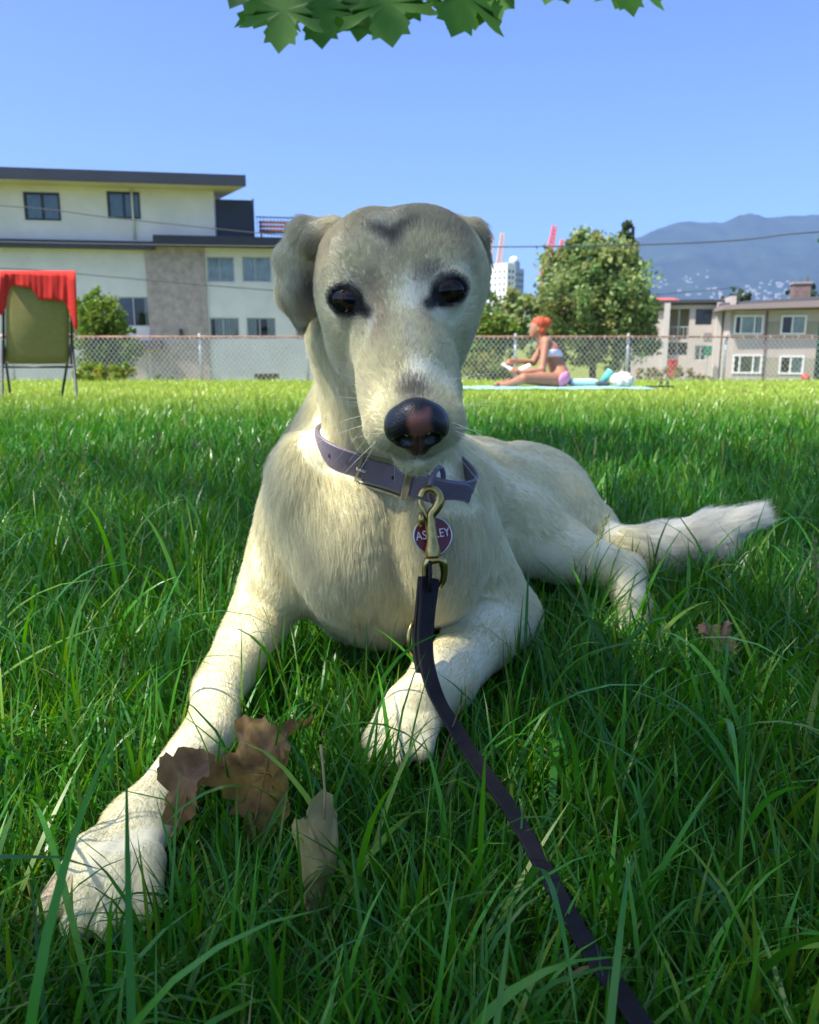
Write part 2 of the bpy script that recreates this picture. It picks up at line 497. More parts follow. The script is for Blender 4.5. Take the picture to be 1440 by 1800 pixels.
# ---- tall tree behind the viewer, whose shade covers the near lawn
def maple_outline():
    """five-lobed toothed leaf, stalk end at the origin, tip at y = 1"""
    half = [(0, 0), (0.10, 0.02), (0.22, -0.06), (0.24, 0.02), (0.36, 0.02), (0.34, 0.10), (0.47, 0.17), (0.36, 0.22), (0.30, 0.30), (0.40, 0.36), (0.44, 0.46), (0.56, 0.46),
            (0.54, 0.55), (0.64, 0.66), (0.50, 0.65), (0.42, 0.62), (0.34, 0.57), (0.22, 0.50), (0.20, 0.60), (0.26, 0.70), (0.22, 0.75), (0.24, 0.86), (0.14, 0.84), (0.07, 0.92), (0, 1.0)]
    pts = half + [(-x, y) for x, y in half[-2:0:-1]]
    return pts
def make_shade_tree():
    rng = np.random.default_rng(31)
    base = np.array((-4.6, -5.2, 0.0))
    root = empty('maple_tree', base)
    tag(root, 'maple tree whose low leafy twigs hang into the top of the view', 'tree')
    # canopy lobes
    lobes = []
    for i in range(26):
        a = rng.uniform(0, 2*math.pi); r = 4.4 * math.sqrt(rng.random())
        z = rng.uniform(7.2, 11.0)
        lobes.append((np.array((-4.9 + r * math.cos(a) * 1.25, -2.3 + r * math.sin(a) * 0.86, z)), tuple(rng.uniform(0.9, 1.7, 3) * np.array((1, 1, 0.7)))))
    trunk_part(root, base - (0, 0, .2), (-4.6, -4.4, 9.6), 0.26, 0.09, [c for c, r in lobes], rng)
    n = CANOPY_N
    w = np.array([r[0]*r[1]*r[2] for _, r in lobes]) ** .67
    ci = rng.choice(len(lobes), n, p=w / w.sum())
    d = rng.normal(size=(n, 3)); d /= np.linalg.norm(d, axis=1)[:, None]
    cen = np.array([lobes[i][0] for i in ci]) + d * (rng.random(n) ** 0.4)[:, None] * np.array([lobes[i][1] for i in ci])
    # canopy gaps cut along sun rays, aimed to light dog and lawn softly
    gaps = [(W(512, 885, .77), .12, .95), (W(372, 1200, .71), .08, .30), (W(770, 1190, .74), .08, .60), (W(860, 980, .90), .05, .4), (W(1200, 930, 1.2), .09, .35), (W(640, 870, .76), .05, .3), (W(690, 500, .6), .16, .30), (W(650, 940, .77), .16, .30), (W(930, 840, 1.25), .16, .40), (W(1180, 930, 1.2), .14, .40)]
    for _ in range(80):
        gx, gy = rng.uniform(-2.6, 2.6), rng.uniform(0.3, 5.0)
        gaps.append((np.array((gx, gy, 0.05)), rng.uniform(.05, .16), rng.uniform(.5, .95)))
    sd_ = np.array(sdir)
    keep = np.ones(n, bool)
    u = rng.random(n)
    for gp, gr, gs in gaps:
        rel = cen - gp
        perp = rel - (rel @ sd_)[:, None] * sd_
        keep &= ~((np.linalg.norm(perp, axis=1) < gr + 0.05) & (u < gs))
    cen = cen[keep]; n = len(cen)
    cols = np.array((0.085, 0.170, 0.035)) * rng.uniform(0.7, 1.3, (n, 1))
    leaves_mesh('foliage', cen, 0.14 * rng.uniform(0.7, 1.3, n), cols, root, rng=rng)
    # the low branch over the viewer's head, with single leaves
    br = catmull([(-4.6, -4.95, 4.4), (-3.0, -1.6, 4.6), (-1.5, 0.9, 3.6), (-0.5, 1.5, 2.6), W(660, -260, 2.25), W(560, -110, 2.2)], 6)
    parts = [sweep(br, circle_prof(1, 6), scale=np.linspace(0.05, 0.005, len(br)))]
    tips = [(430, 22, 105, 30, 2.25), (508, 60, 110, -15, 2.22), (590, 58, 108, 22, 2.24), (650, 55, 108, -25, 2.2), (475, 38, 112, 15, 2.28), (705, 40, 105, 12, 2.28), (555, 10, 110, -30, 2.34), (615, 5, 110, 20, 2.34), (690, 0, 110, -10, 2.34), (488, 92, 118, 8, 2.10), (402, 12, 95, 35, 2.2), (446, 48, 100, 25, 2.15), (566, 84, 112, -4, 2.12), (628, 72, 105, 10, 2.2), (690, 80, 120, -8, 2.08), (540, 40, 100, 20, 2.25),
            (520, 20, 110, -20, 2.3), (600, 30, 115, 15, 2.3), (660, 20, 110, 0, 2.32), (728, 18, 100, -40, 2.2), (470, 5, 100, -10, 2.3),
            (796, 62, 118, 14, 2.05), (836, 52, 105, -6, 2.12), (880, 40, 110, -32, 2.1), (905, 12, 90, -50, 2.2), (820, 10, 110, 10, 2.2),
            (1117, 27, 100, -18, 2.3), (1084, 12, 95, 20, 2.35), (1000, 4, 90, -15, 2.4), (958, 6, 90, 20, 2.4), (560, -20, 110, 5, 2.25), (640, -30, 110, -12, 2.25), (740, -40, 110, 10, 2.2), (850, -50, 110, 0, 2.15), (1100, -50, 100, 0, 2.35)]
    outline = np.array(maple_outline())
    bm = bmesh.new()
    cv = [bm.verts.new((x, y, 0.05 * abs(x) - 0.05 * y * y - 0.06 * x * x)) for x, y in outline]
    c0 = bm.verts.new((0, 0.35, -0.02))
    for i in range(len(cv)): bm.faces.new((c0, cv[i], cv[(i+1) % len(cv)]))
    me = bpy.data.meshes.new('leaf'); bm.to_mesh(me); bm.free(); smooth(me)
    m_ml, nt, b = new_mat('maple_leaf')
    oi = nt.nodes.new('ShaderNodeObjectInfo')
    rp = nt.nodes.new('ShaderNodeValToRGB')
    rp.color_ramp.elements[0].color = (0.060, 0.190, 0.018, 1); rp.color_ramp.elements[1].color = (0.110, 0.290, 0.030, 1)
    tc = nt.nodes.new('ShaderNodeTexCoord')
    nz = nt.nodes.new('ShaderNodeTexNoise'); nz.inputs['Scale'].default_value = 5
    ad = nt.nodes.new('ShaderNodeMath'); ad.operation = 'ADD'
    mu = nt.nodes.new('ShaderNodeMath'); mu.operation = 'MULTIPLY'; mu.inputs[1].default_value = 0.5
    nt.links.new(tc.outputs['Object'], nz.inputs['Vector'])
    nt.links.new(oi.outputs['Random'], mu.inputs[0]); nt.links.new(mu.outputs[0], ad.inputs[0]); nt.links.new(nz.outputs['Fac'], ad.inputs[1])
    sb = nt.nodes.new('ShaderNodeMath'); sb.operation = 'SUBTRACT'; sb.inputs[1].default_value = 0.25
    nt.links.new(ad.outputs[0], sb.inputs[0]); nt.links.new(sb.outputs[0], rp.inputs['Fac'])
    nt.links.new(rp.outputs['Color'], b.inputs['Base Color'])
    b.inputs['Roughness'].default_value = 0.5
    tr = nt.nodes.new('ShaderNodeBsdfTranslucent'); nt.links.new(rp.outputs['Color'], tr.inputs['Color'])
    mx = nt.nodes.new('ShaderNodeMixShader'); mx.inputs[0].default_value = 0.55
    nt.links.new(b.outputs[0], mx.inputs[1]); nt.links.new(tr.outputs[0], mx.inputs[2])
    nt.links.new(mx.outputs[0], nt.nodes['Material Output'].inputs['Surface'])
    me.materials.append(m_ml)
    m_twig = mat('maple_twig', (0.10, 0.11, 0.05), 0.8)
    for (tx, ty, L, ang, z) in tips:
        a = math.radians(ang)
        tip = W(tx, ty, z)
        bs = W(tx + L * math.sin(a), ty - L * math.cos(a), z + rng.uniform(-0.02, 0.05))
        ydir = tip - bs; S = np.linalg.norm(ydir); ydir /= S
        zdir = np.array((rng.uniform(-.35, .35), -1, rng.uniform(-0.1, .5))); zdir -= ydir * (zdir @ ydir); zdir /= np.linalg.norm(zdir)
        xdir = np.cross(ydir, zdir)
        o = bpy.data.objects.new('leaf', me)
        C.objects.link(o)
        o.parent = root
        Mx = Matrix(((xdir[0], ydir[0], zdir[0], bs[0] - base[0]), (xdir[1], ydir[1], zdir[1], bs[1] - base[1]), (xdir[2], ydir[2], zdir[2], bs[2] - base[2]), (0, 0, 0, 1)))
        o.matrix_local = Mx @ Matrix.Diagonal((S * 1.12, S, S, 1))
        j = np.argmin(np.linalg.norm(br - bs, axis=1))
        att = br[min(j, len(br) - 1)]
        pts = catmull([att, (att + bs) / 2 + np.array((0, 0, 0.05)), bs], 4)
        parts.append(sweep(pts, circle_prof(1, 5), scale=np.linspace(0.003, 0.0012, len(pts))))
    v, f = merge(parts)
    under(mesh_obj('branch', v, f, m_twig, None, True), root)
CANOPY_N = 17500
make_shade_tree()
# ================================================================== buildings, fence, wires
class Facade:
    """a building's own axes: u along its front, v back from it, w up; px() finds (u, w) of a sight line on the front shifted back by v"""
    def __init__(self, px, Y, yaw, zbase):
        d = W(px, 600, 1.0) - np.array((0, 0, CAM_H))
        t = Y / d[1]
        self.o = np.array((d[0] * t, Y, zbase))
        self.e = np.array((math.cos(yaw), math.sin(yaw), 0)); self.n = np.array((-math.sin(yaw), math.cos(yaw), 0))
        self.yaw = yaw
    def px(self, x, y, v=0.0):
        d = W(x, y, 1.0) - np.array((0, 0, CAM_H))
        o = self.o + self.n * v - np.array((0, 0, CAM_H))
        t = (o @ self.n) / (d @ self.n)
        p = d * t - o
        return p @ self.e, p[2] + 0.0
    def rect(self, x0, y0, x1, y1, v=0.0):
        u0, w1 = self.px(x0, y0, v); u1, w0 = self.px(x1, y1, v)
        return u0, w0, u1, w1

def wall_holes(name, u0, u1, w0, w1, v, holes, m, parent, depth=0.16, thick=0.3):
    """front wall in the plane v with real openings and reveals"""
    us = sorted({u0, u1, *[h[0] for h in holes], *[h[2] for h in holes]}); us = [u for u in us if u0 <= u <= u1]
    ws = sorted({w0, w1, *[h[1] for h in holes], *[h[3] for h in holes]}); ws = [w for w in ws if w0 <= w <= w1]
    bm = bmesh.new()
    def q(*p): bm.faces.new([bm.verts.new(x) for x in p])
    for i in range(len(us) - 1):
        for j in range(len(ws) - 1):
            cu, cw = (us[i] + us[i+1]) / 2, (ws[j] + ws[j+1]) / 2
            if any(h[0] < cu < h[2] and h[1] < cw < h[3] for h in holes): continue
            q((us[i], v, ws[j]), (us[i+1], v, ws[j]), (us[i+1], v, ws[j+1]), (us[i], v, ws[j+1]))
    for (a, b, c, d) in holes:
        q((a, v, b), (a, v + depth, b), (a, v + depth, d), (a, v, d)); q((c, v, b), (c, v, d), (c, v + depth, d), (c, v + depth, b))
        q((a, v, b), (c, v, b), (c, v + depth, b), (a, v + depth, b)); q((a, v, d), (a, v + depth, d), (c, v + depth, d), (c, v, d))
    q((u0, v, w0), (u0, v, w1), (u0, v + thick, w1), (u0, v + thick, w0)); q((u1, v, w0), (u1, v + thick, w0), (u1, v + thick, w1), (u1, v, w1))
    q((u0, v, w1), (u1, v, w1), (u1, v + thick, w1), (u0, v + thick, w1))
    o = bm_obj(name, bm, m, parent)
    return o

M_GLASS = mat('window_glass', (0.05, 0.065, 0.075), 0.05, spec=0.8)
M_DARKIN = mat('dark_interior', (0.03, 0.03, 0.035), 0.9)
def curtain_mat(name, c):
    return mat(name, c, 0.85, noise=0.25, nscale=3)
M_CURT = curtain_mat('curtain_white', (0.74, 0.75, 0.72))
M_CURT_G = curtain_mat('curtain_green', (0.30, 0.36, 0.30))
M_CURT_B = curtain_mat('curtain_blue', (0.16, 0.17, 0.36))
M_CURT_Y = curtain_mat('curtain_tan', (0.48, 0.42, 0.28))
def pleated(name, u0, u1, w0, w1, v, m, parent, amp=0.03, step=0.12):
    n = max(4, int((u1 - u0) / (step / 2)))
    vs_, fs = [], []
    for i in range(n + 1):
        u = u0 + (u1 - u0) * i / n
        vs_ += [(u, v + (amp if i % 2 else 0), w0), (u, v + (amp if i % 2 else 0), w1)]
    for i in range(n): fs.append((2*i, 2*i+2, 2*i+3, 2*i+1))
    return mesh_obj(name, vs_, fs, m, parent)

def window(parent, rect, v, m_frame, panes, fr=0.05, proud=0.0, curtains=()):
    """window > frame, each pane, curtains behind; panes are fractions of the width"""
    u0, w0, u1, w1 = rect
    bm = bmesh.new()
    yv0, yv1 = v + 0.03 - proud, v + 0.11
    bm_box(bm, (u0, yv0, w0), (u0 + fr, yv1, w1)); bm_box(bm, (u1 - fr, yv0, w0), (u1, yv1, w1))
    bm_box(bm, (u0 + fr, yv0, w0), (u1 - fr, yv1, w0 + fr)); bm_box(bm, (u0 + fr, yv0, w1 - fr), (u1 - fr, yv1, w1))
    cuts = [u0 + fr] + [u0 + (u1 - u0) * f for f in panes] + [u1 - fr]
    for c in cuts[1:-1]: bm_box(bm, (c - fr*0.4, yv0 + 0.01, w0 + fr), (c + fr*0.4, yv1 - 0.004, w1 - fr))
    f = bm_obj('window', bm, m_frame, parent)
    for i in range(len(cuts) - 1):
        a, b = cuts[i] + fr * 0.1, cuts[i+1] - fr * 0.1
        mesh_obj('pane', [(a, v + 0.08, w0 + fr), (b, v + 0.08, w0 + fr), (b, v + 0.08, w1 - fr), (a, v + 0.08, w1 - fr)], [(0, 1, 2, 3)], M_GLASS_T, f)
    box_obj('room_shade', (u0 - 0.05, v + 0.45, w0 - 0.05), (u1 + 0.05, v + 0.5, w1 + 0.05), M_DARKIN, f)
    for (fa, fb, m) in curtains:
        pleated('curtain', u0 + (u1 - u0) * fa, u0 + (u1 - u0) * fb, w0, w1, v + 0.10, m, f)
    return f

# glass lets the curtain behind show and mirrors the sky
M_GLASS_T, nt_, b_ = new_mat('clear_pane')
gl = nt_.nodes.new('ShaderNodeBsdfGlossy'); gl.inputs['Roughness'].default_value = 0.03; gl.inputs['Color'].default_value = (0.9, 0.95, 1, 1)
tp = nt_.nodes.new('ShaderNodeBsdfTransparent'); tp.inputs['Color'].default_value = (0.80, 0.86, 0.84, 1)
fz = nt_.nodes.new('ShaderNodeFresnel'); fz.inputs['IOR'].default_value = 1.7
mx_ = nt_.nodes.new('ShaderNodeMixShader')
nt_.links.new(fz.outputs[0], mx_.inputs[0]); nt_.links.new(tp.outputs[0], mx_.inputs[1]); nt_.links.new(gl.outputs[0], mx_.inputs[2])
nt_.links.new(mx_.outputs[0], nt_.nodes['Material Output'].inputs['Surface'])

M_CREAM = mat('cream_stucco', (0.80, 0.75, 0.67), 0.9, noise=0.14, nscale=0.7, bump=0.25, bscale=25, spec=0.15)
M_PALE = mat('pale_stucco', (0.80, 0.76, 0.68), 0.9, noise=0.14, nscale=0.7, bump=0.25, bscale=25, spec=0.15)
M_PEBBLE = mat('brown_pebble_dash', (0.50, 0.41, 0.35), 0.95, noise=0.30, nscale=4, bump=0.6, bscale=60, spec=0.1)
M_FASCIA = mat('dark_metal_fascia', (0.035, 0.040, 0.055), 0.5, noise=0.2, nscale=1)
M_SOFFIT = mat('soffit', (0.60, 0.55, 0.45), 0.9)
M_BLACKFR = mat('black_window_frame', (0.035, 0.045, 0.045), 0.5)
M_WHITEFR = mat('white_window_frame', (0.75, 0.75, 0.73), 0.5)
M_GREYFR = mat('grey_window_frame', (0.50, 0.50, 0.48), 0.5)

def left_house():
    F = Facade(0, 33.5, math.radians(10), -3.3)
    root = empty('apartment_building', F.o, F.yaw)
    tag(root, 'cream stucco apartment building with dark flat roof at the left edge', 'building')
    X0 = F.px(-420, 600)[0]
    # upper storey
    uR, _ = F.px(377, 380)
    wt = F.px(200, 322)[1]; wm = F.px(200, 424)[1]
    r1 = F.rect(40, 337, 108, 388); r2 = F.rect(187, 336, 248, 385); r0 = F.rect(-160, 337, -90, 388)
    wall_holes('wall', X0, uR, wm, wt, 0.0, [r0, r1, r2], M_CREAM, root)
    for r in (r0, r1, r2):
        window(root, r, 0.0, M_BLACKFR, (0.5,), 0.07, proud=0.05, curtains=((0.05, 0.45, M_CURT_G), (0.52, 0.98, M_CURT_G)))
    box_obj('end_wall', (uR - 0.3, 0.302, wm), (uR - 0.004, 8.0, wt), M_CREAM, root)
    # roof slab with deep eaves
    uE, _ = F.px(432, 312, -1.1)
    wr0 = F.px(300, 323, -1.1)[1]; wr1 = F.px(300, 303, -1.1)[1]
    plan = [(X0 - 0.5, -1.1), (uE, -1.1), (uR + 0.10, 2.2), (uR + 0.02, 7.5), (X0 - 0.5, 9.0)]
    k_ = len(plan)
    def prism(name, z0, z1, sh, m, par):
        vv = [(a, b, z0) for a, b in sh] + [(a, b, z1) for a, b in sh]
        return mesh_obj(name, vv, [tuple(range(k_ - 1, -1, -1)), tuple(range(k_, 2 * k_))] + [(i, (i+1) % k_, (i+1) % k_ + k_, i + k_) for i in range(k_)], m, par)
    rf = prism('roof', wr0, wr1, plan, M_FASCIA, root)
    prism('soffit', wr0 - 0.02, wr0 - 0.004, [(a + (-.06 if i in (1, 2, 3) else 0.06), b + (.05 if b < 0 else -.05)) for i, (a, b) in enumerate(plan)], M_SOFFIT, rf)
    tube_obj('downpipe', [(F.px(231, 330)[0], -0.06, wt), (F.px(231, 330)[0], -0.06, wm + 0.1)], 0.045, M_CREAM, root, 8)
    # dark eave between the storeys
    a, wb0 = F.px(0, 432, -0.5); wb1 = F.px(0, 419, -0.5)[1]
    us, _ = F.px(270, 425, -0.5)
    uD, _ = F.px(620, 420, -0.5)
    box_obj('eave', (X0 - 0.3, -0.5, wb0), (us, 0.6, wb1), M_FASCIA, root)
    wb2 = F.px(300, 413, -0.7)[1]; wb3 = F.px(300, 430, -0.7)[1]
    box_obj('deck_edge', (us + 0.004, -0.7, wb3), (uD, 9.0, wb2), mat('black_fascia', (0.03, 0.032, 0.038), 0.55), root)
    # deck: dark screen and railing
    v = 0.1
    d0 = F.rect(378, 350, 447, 413, v)
    box_obj('privacy_screen', (d0[0], v, wb2), (d0[2], v + 0.06, d0[3]), mat('navy_screen', (0.025, 0.032, 0.055), 0.6), root)
    box_obj('screen_post', (d0[2] - 0.03, v - 0.03, wb2), (d0[2] + 0.03, v + 0.10, d0[3] + 0.06), M_FASCIA, root)
    q0 = F.rect(450, 380, 550, 413, -0.4)
    m_rail = mat('rail_metal', (0.10, 0.14, 0.18), 0.5)
    rl = box_obj('railing', (q0[0], -0.42, q0[3] - 0.05), (q0[2], -0.36, q0[3]), m_rail, root)
    box_obj('side_rail', (q0[2] + 0.004, -0.42, q0[3] - 0.05), (q0[2] + 0.05, 5.0, q0[3]), m_rail, rl)
    n = 17
    for i in range(n):
        u = q0[0] + 0.03 + (q0[2] - q0[0] - 0.06) * i / (n - 1)
        box_obj('baluster', (u - 0.012, -0.40, wb2), (u + 0.012, -0.375, q0[3] - 0.05), m_rail, rl)
    for i in range(12):
        box_obj('baluster', (q0[2] + 0.012, -0.05 + i * 0.40, wb2), (q0[2] + 0.036, -0.02 + i * 0.40, q0[3] - 0.05), m_rail, rl)
    # middle storeys
    wf = wb3 - 0.0
    ug0, _ = F.px(258, 500); ug1, _ = F.px(362, 500)
    wbot = 0.0
    rw = F.rect(205, 521, 264, 574)
    wall_holes('wall', X0, ug0, wbot, wb0 - 0.004, 0.05, [rw, F.rect(-150, 521, -80, 574)], M_PALE, root)
    window(root, rw, 0.05, M_GREYFR, (0.5,), 0.05, curtains=((0.0, 0.45, M_CURT_B), (0.85, 1.0, M_CURT)))
    window(root, F.rect(-150, 521, -80, 574), 0.05, M_GREYFR, (0.5,), 0.05)
    box_obj('pebble_panel', (ug0 + 0.003, -0.06, wbot), (ug1, 0.5, wf - 0.004), M_PEBBLE, root)
    hs = [F.rect(363, 450, 413, 496), F.rect(425, 450, 478, 496), F.rect(368, 558, 422, 596), F.rect(433, 558, 486, 596), F.rect(520, 450, 570, 496), F.rect(520, 558, 570, 596)]
    low = F.rect(447, 657, 492, 690)
    wall_holes('wall', ug1 + 0.003, uD - 0.4, wbot, wf - 0.004, 0.05, hs + [low], M_PALE, root)
    for i, r in enumerate(hs):
        cs = ((0.02, 0.98, M_CURT),) if i in (0, 1, 4) else (((0.18, 0.98, M_CURT),) if i == 2 else ((0.0, 0.34, M_CURT), (0.70, 1.0, M_CURT)))
        window(root, r, 0.05, M_GREYFR, (0.45,), 0.05, curtains=cs)
    window(root, low, 0.05, mat('brown_frame', (0.20, 0.12, 0.08), 0.7), (0.5,), 0.06)
    box_obj('side_wall', (uD - 0.4 + 0.004, 0.08, wbot), (uD - 0.1, 8.0, wf - 0.004), M_PALE, root)
    # balcony-like panel on the left, entrance with awning
    aw = F.rect(222, 598, 284, 613, -0.5)
    box_obj('awning', (aw[0], -0.55, aw[1]), (aw[2], -0.065, aw[3]), mat('awning', (0.12, 0.09, 0.10), 0.8), root)
    dr = F.rect(228, 613, 262, 690, -0.02)
    box_obj('door', (dr[0], -0.02, dr[1]), (dr[2], 0.045, dr[3]), mat('beige_door', (0.55, 0.46, 0.36), 0.7), root)
    # wall lamp
    lp = F.rect(315, 578, 321, 592, -0.2)
    box_obj('wall_lamp', (lp[0], -0.2, lp[1]), (lp[2], -0.065, lp[3]), M_BLACKFR, root, 0.02)
left_house()

def deck_bench():
    F = Facade(0, 33.5, math.radians(10), -3.3)
    r = F.rect(455, 399, 507, 413, -0.2)
    z = F.px(300, 413, -0.7)[1]
    root = empty('deck_bench', F.o, F.yaw)
    tag(root, 'orange wooden bench on the roof deck behind the railing', 'bench')
    mw = mat('orange_wood', (0.36, 0.13, 0.06), 0.7, noise=0.3, nscale=6)
    for i in range(3):
        w = z + 0.42 + i * 0.16
        box_obj('slat', (r[0], 0.10, w - .12), (r[2], 0.13, w - .01), mw, root)
    box_obj('seat', (r[0], -0.30, z + 0.24), (r[2], 0.09, z + 0.29), mw, root)
    for u in (r[0] + 0.05, r[2] - 0.13):
        box_obj('leg', (u, -0.25, z + 0.002), (u + 0.08, -0.17, z + 0.235), mw, root)
        box_obj('leg', (u, 0.135, z + 0.002), (u + 0.08, 0.2, z + 0.72), mw, root)
deck_bench()

def right_house():
    F = Facade(1290, 46.0, math.radians(-13), -3.6)
    root = empty('apartment_building', F.o, F.yaw)
    tag(root, 'low two-storey pinkish grey apartment building at the right edge', 'building')
    m_wall = mat('pink_grey_stucco', (0.47, 0.40, 0.36), 0.9, noise=0.12, nscale=0.8, spec=0.15)
    m_tan = mat('tan_panel', (0.33, 0.30, 0.23), 0.9, noise=0.12, nscale=1.0, spec=0.15)
    m_gw = mat('grey_stucco', (0.50, 0.44, 0.39), 0.9, noise=0.12, nscale=0.8, spec=0.15)
    m_fas = mat('mauve_fascia', (0.27, 0.21, 0.21), 0.7)
    m_roof = mat('tar_roof', (0.05, 0.05, 0.055), 0.9)
    U1 = F.px(1640, 600)[0]
    wt = F.px(1350, 545)[1]
    rects = [F.rect(1292, 554, 1341, 588), F.rect(1374, 554, 1416, 588), F.rect(1289, 623, 1338, 657), F.rect(1371, 625, 1412, 658), F.rect(1470, 554, 1515, 588), F.rect(1468, 625, 1513, 658)]
    wall_holes('wall', 0.0, U1, 0.0, wt, 0.0, rects, m_wall, root)
    for i, r in enumerate(rects):
        three = i in (0, 2)
        window(root, r, 0.0, M_WHITEFR, (0.24, 0.70) if three else (0.46,), 0.09, proud=0.08,
               curtains=(((0.28, 0.72, M_CURT_Y if i == 2 else M_CURT), (0.78, 1.0, M_CURT)) if three else ((0.45, 1.0, M_CURT),)))
    for k, (a, b, c, d) in enumerate(((1346, 565, 1373, 587), (1346, 628, 1370, 662), (1418, 565, 1440, 587), (1414, 630, 1440, 662))):
        r = F.rect(a, b, c, d)
        box_obj('tan_panel', (r[0], -0.012, r[1]), (r[2], 0.05, r[3]), m_tan, root)
    ud = F.px(1345, 600)[0]
    tube_obj('downpipe', [(ud, -0.07, wt - 0.05), (ud, -0.07, 0.2)], 0.04, mat('pipe_brown', (0.16, 0.11, 0.10), 0.6), root, 8)
    # sloping fascia and roof
    a0 = F.px(1272, 536, -0.8); a1 = F.px(1272, 544, -0.8); b0 = F.px(1450, 527, -0.8); b1 = F.px(1450, 539, -0.8)
    k0 = (b0[1] - a0[1]) / (b0[0] - a0[0]); k1 = (b1[1] - a1[1]) / (b1[0] - a1[0])
    uA, uB = a0[0], U1 + 0.5
    def zz(u, base, k): return base[1] + k * (u - base[0])
    vv = [(uA, -0.8, zz(uA, a1, k1)), (uB, -0.8, zz(uB, a1, k1)), (uB, -0.8, zz(uB, a0, k0)), (uA, -0.8, zz(uA, a0, k0)),
          (uA, 9, zz(uA, a1, k1)), (uB, 9, zz(uB, a1, k1)), (uB, 9, zz(uB, a0, k0)), (uA, 9, zz(uA, a0, k0))]
    ff = [(0, 1, 2, 3), (5, 4, 7, 6), (1, 5, 6, 2), (4, 0, 3, 7), (3, 2, 6, 7), (4, 5, 1, 0)]
    rf = mesh_obj('roof', vv, ff, m_fas, root)
    dz = 0.012
    k2 = F.px(1290, 531, 1.0); k3 = F.px(1440, 521, 1.0)
    s2 = (k3[1] - k2[1]) / (k3[0] - k2[0])
    vv = [(uA + .2, 0.6, zz(uA + .2, a0, k0) + .01), (uB, 0.6, zz(uB, a0, k0) + .01), (uB, 0.8, zz(uB, k2, s2)), (uA + .2, 0.8, zz(uA + .2, k2, s2)),
          (uA + .2, 8.5, zz(uA + .2, a0, k0) + .01), (uB, 8.5, zz(uB, a0, k0) + .01), (uB, 8.3, zz(uB, k2, s2)), (uA + .2, 8.3, zz(uA + .2, k2, s2))]
    mesh_obj('roof_parapet', vv, ff, m_roof, rf)
    c = F.rect(1397, 499, 1424, 530, 1.6)
    ch = box_obj('chimney', (c[0], 1.6, c[1] - 0.3), (c[2], 2.6, c[3]), mat('chimney_brick', (0.22, 0.15, 0.13), 0.9, noise=0.4, nscale=6), rf)
    box_obj('chimney_cap', (c[0] - 0.06, 1.54, c[3] + 0.002), (c[2] + 0.06, 2.66, c[3] + 0.12), mat('cap_concrete', (0.30, 0.27, 0.25), 0.9), ch)
    # left wing, set back
    v = 3.2
    L0 = F.px(1085, 600, v)[0]; L1 = F.px(1268, 600, v)[0]
    wl_ = F.px(1200, 536, v)[1]
    bal = F.rect(1178, 543, 1208, 624, v); w1 = F.rect(1224, 543, 1251, 571, v); w2 = F.rect(1222, 607, 1241, 634, v); w3 = F.rect(1140, 545, 1156, 562, v)
    wall_holes('wing_wall', L0, L1, 0.0, wl_, v, [bal, w1, w2, w3], m_gw, root, depth=0.9)
    box_obj('recess_wall', (L1 + 0.004, 0.302, 0.0), (L1 + 0.25, v + 3.0, wl_ + 0.35), m_gw, root)
    window(root, w1, v, M_BLACKFR, (0.5,), 0.06); window(root, w3, v, M_BLACKFR, (0.5,), 0.06)
    window(root, w2, v, M_GREYFR, (0.5,), 0.06, curtains=((0, 1, M_CURT),))
    box_obj('balcony_back', (bal[0], v + 0.9, bal[1]), (bal[2], v + 1.0, bal[3]), mat('balcony_door', (0.30, 0.26, 0.17), 0.7), root)
    mid = F.px(1190, 574, v)[1]; lo_ = F.px(1190, 596, v)[1]
    m_pale = mat('pale_rail', (0.45, 0.52, 0.46), 0.5)
    br = box_obj('balcony_rail', (bal[0], v + 0.05, mid - 0.04), (bal[2], v + 0.09, mid), m_pale, root)
    box_obj('balcony_slab', (bal[0] + 0.01, v + 0.04, lo_ - 0.2), (bal[2] - 0.01, v + 0.88, lo_), m_gw, root)
    um = (bal[0] + bal[2]) / 2
    box_obj('divider', (um - 0.035, v + 0.3, bal[1]), (um + 0.035, v + 0.36, bal[3]), m_pale, root)
    for i in range(6):
        u = bal[0] + (bal[2] - bal[0]) * (i + 0.5) / 6
        box_obj('baluster', (u - 0.012, v + 0.06, lo_), (u + 0.012, v + 0.08, mid - 0.04), m_pale, br)
    for x in (1170, 1262):
        u = F.px(x, 600, v - 0.5)[0]
        box_obj('column', (u - 0.16, v - 0.5, 0), (u + 0.16, v - 0.004, wl_ + 0.1), mat('column_paint', (0.50, 0.46, 0.43), 0.8), root)
    rw_ = box_obj('wing_roof', (L0 - 0.3, v - 0.35, wl_ + 0.104), (L1 + 0.5, v + 8, wl_ + 0.28), m_roof, root)
    pn = F.rect(1238, 585, 1250, 598, v)
    box_obj('vent', (pn[0], v - 0.04, pn[1]), (pn[2], v - 0.004, pn[3]), mat('vent_grey', (0.20, 0.22, 0.22), 0.6), root)
right_house()

def box_sign():
    F = Facade(1290, 46.0, math.radians(-13), -3.6)
    v = 2.2
    r = F.rect(1239, 608, 1251, 625, v)
    root = empty('post_sign', F.o, F.yaw)
    tag(root, 'small green sign on a post before the grey wing', 'sign')
    box_obj('panel', (r[0], v, r[1]), (r[2], v + 0.04, r[3]), mat('sign_green', (0.02, 0.16, 0.09), 0.5), root)
    um = (r[0] + r[2]) / 2
    box_obj('post', (um - 0.04, v + 0.045, -0.2), (um + 0.04, v + 0.11, r[3] - 0.05), mat('sign_post', (0.35, 0.35, 0.34), 0.6), root)
box_sign()

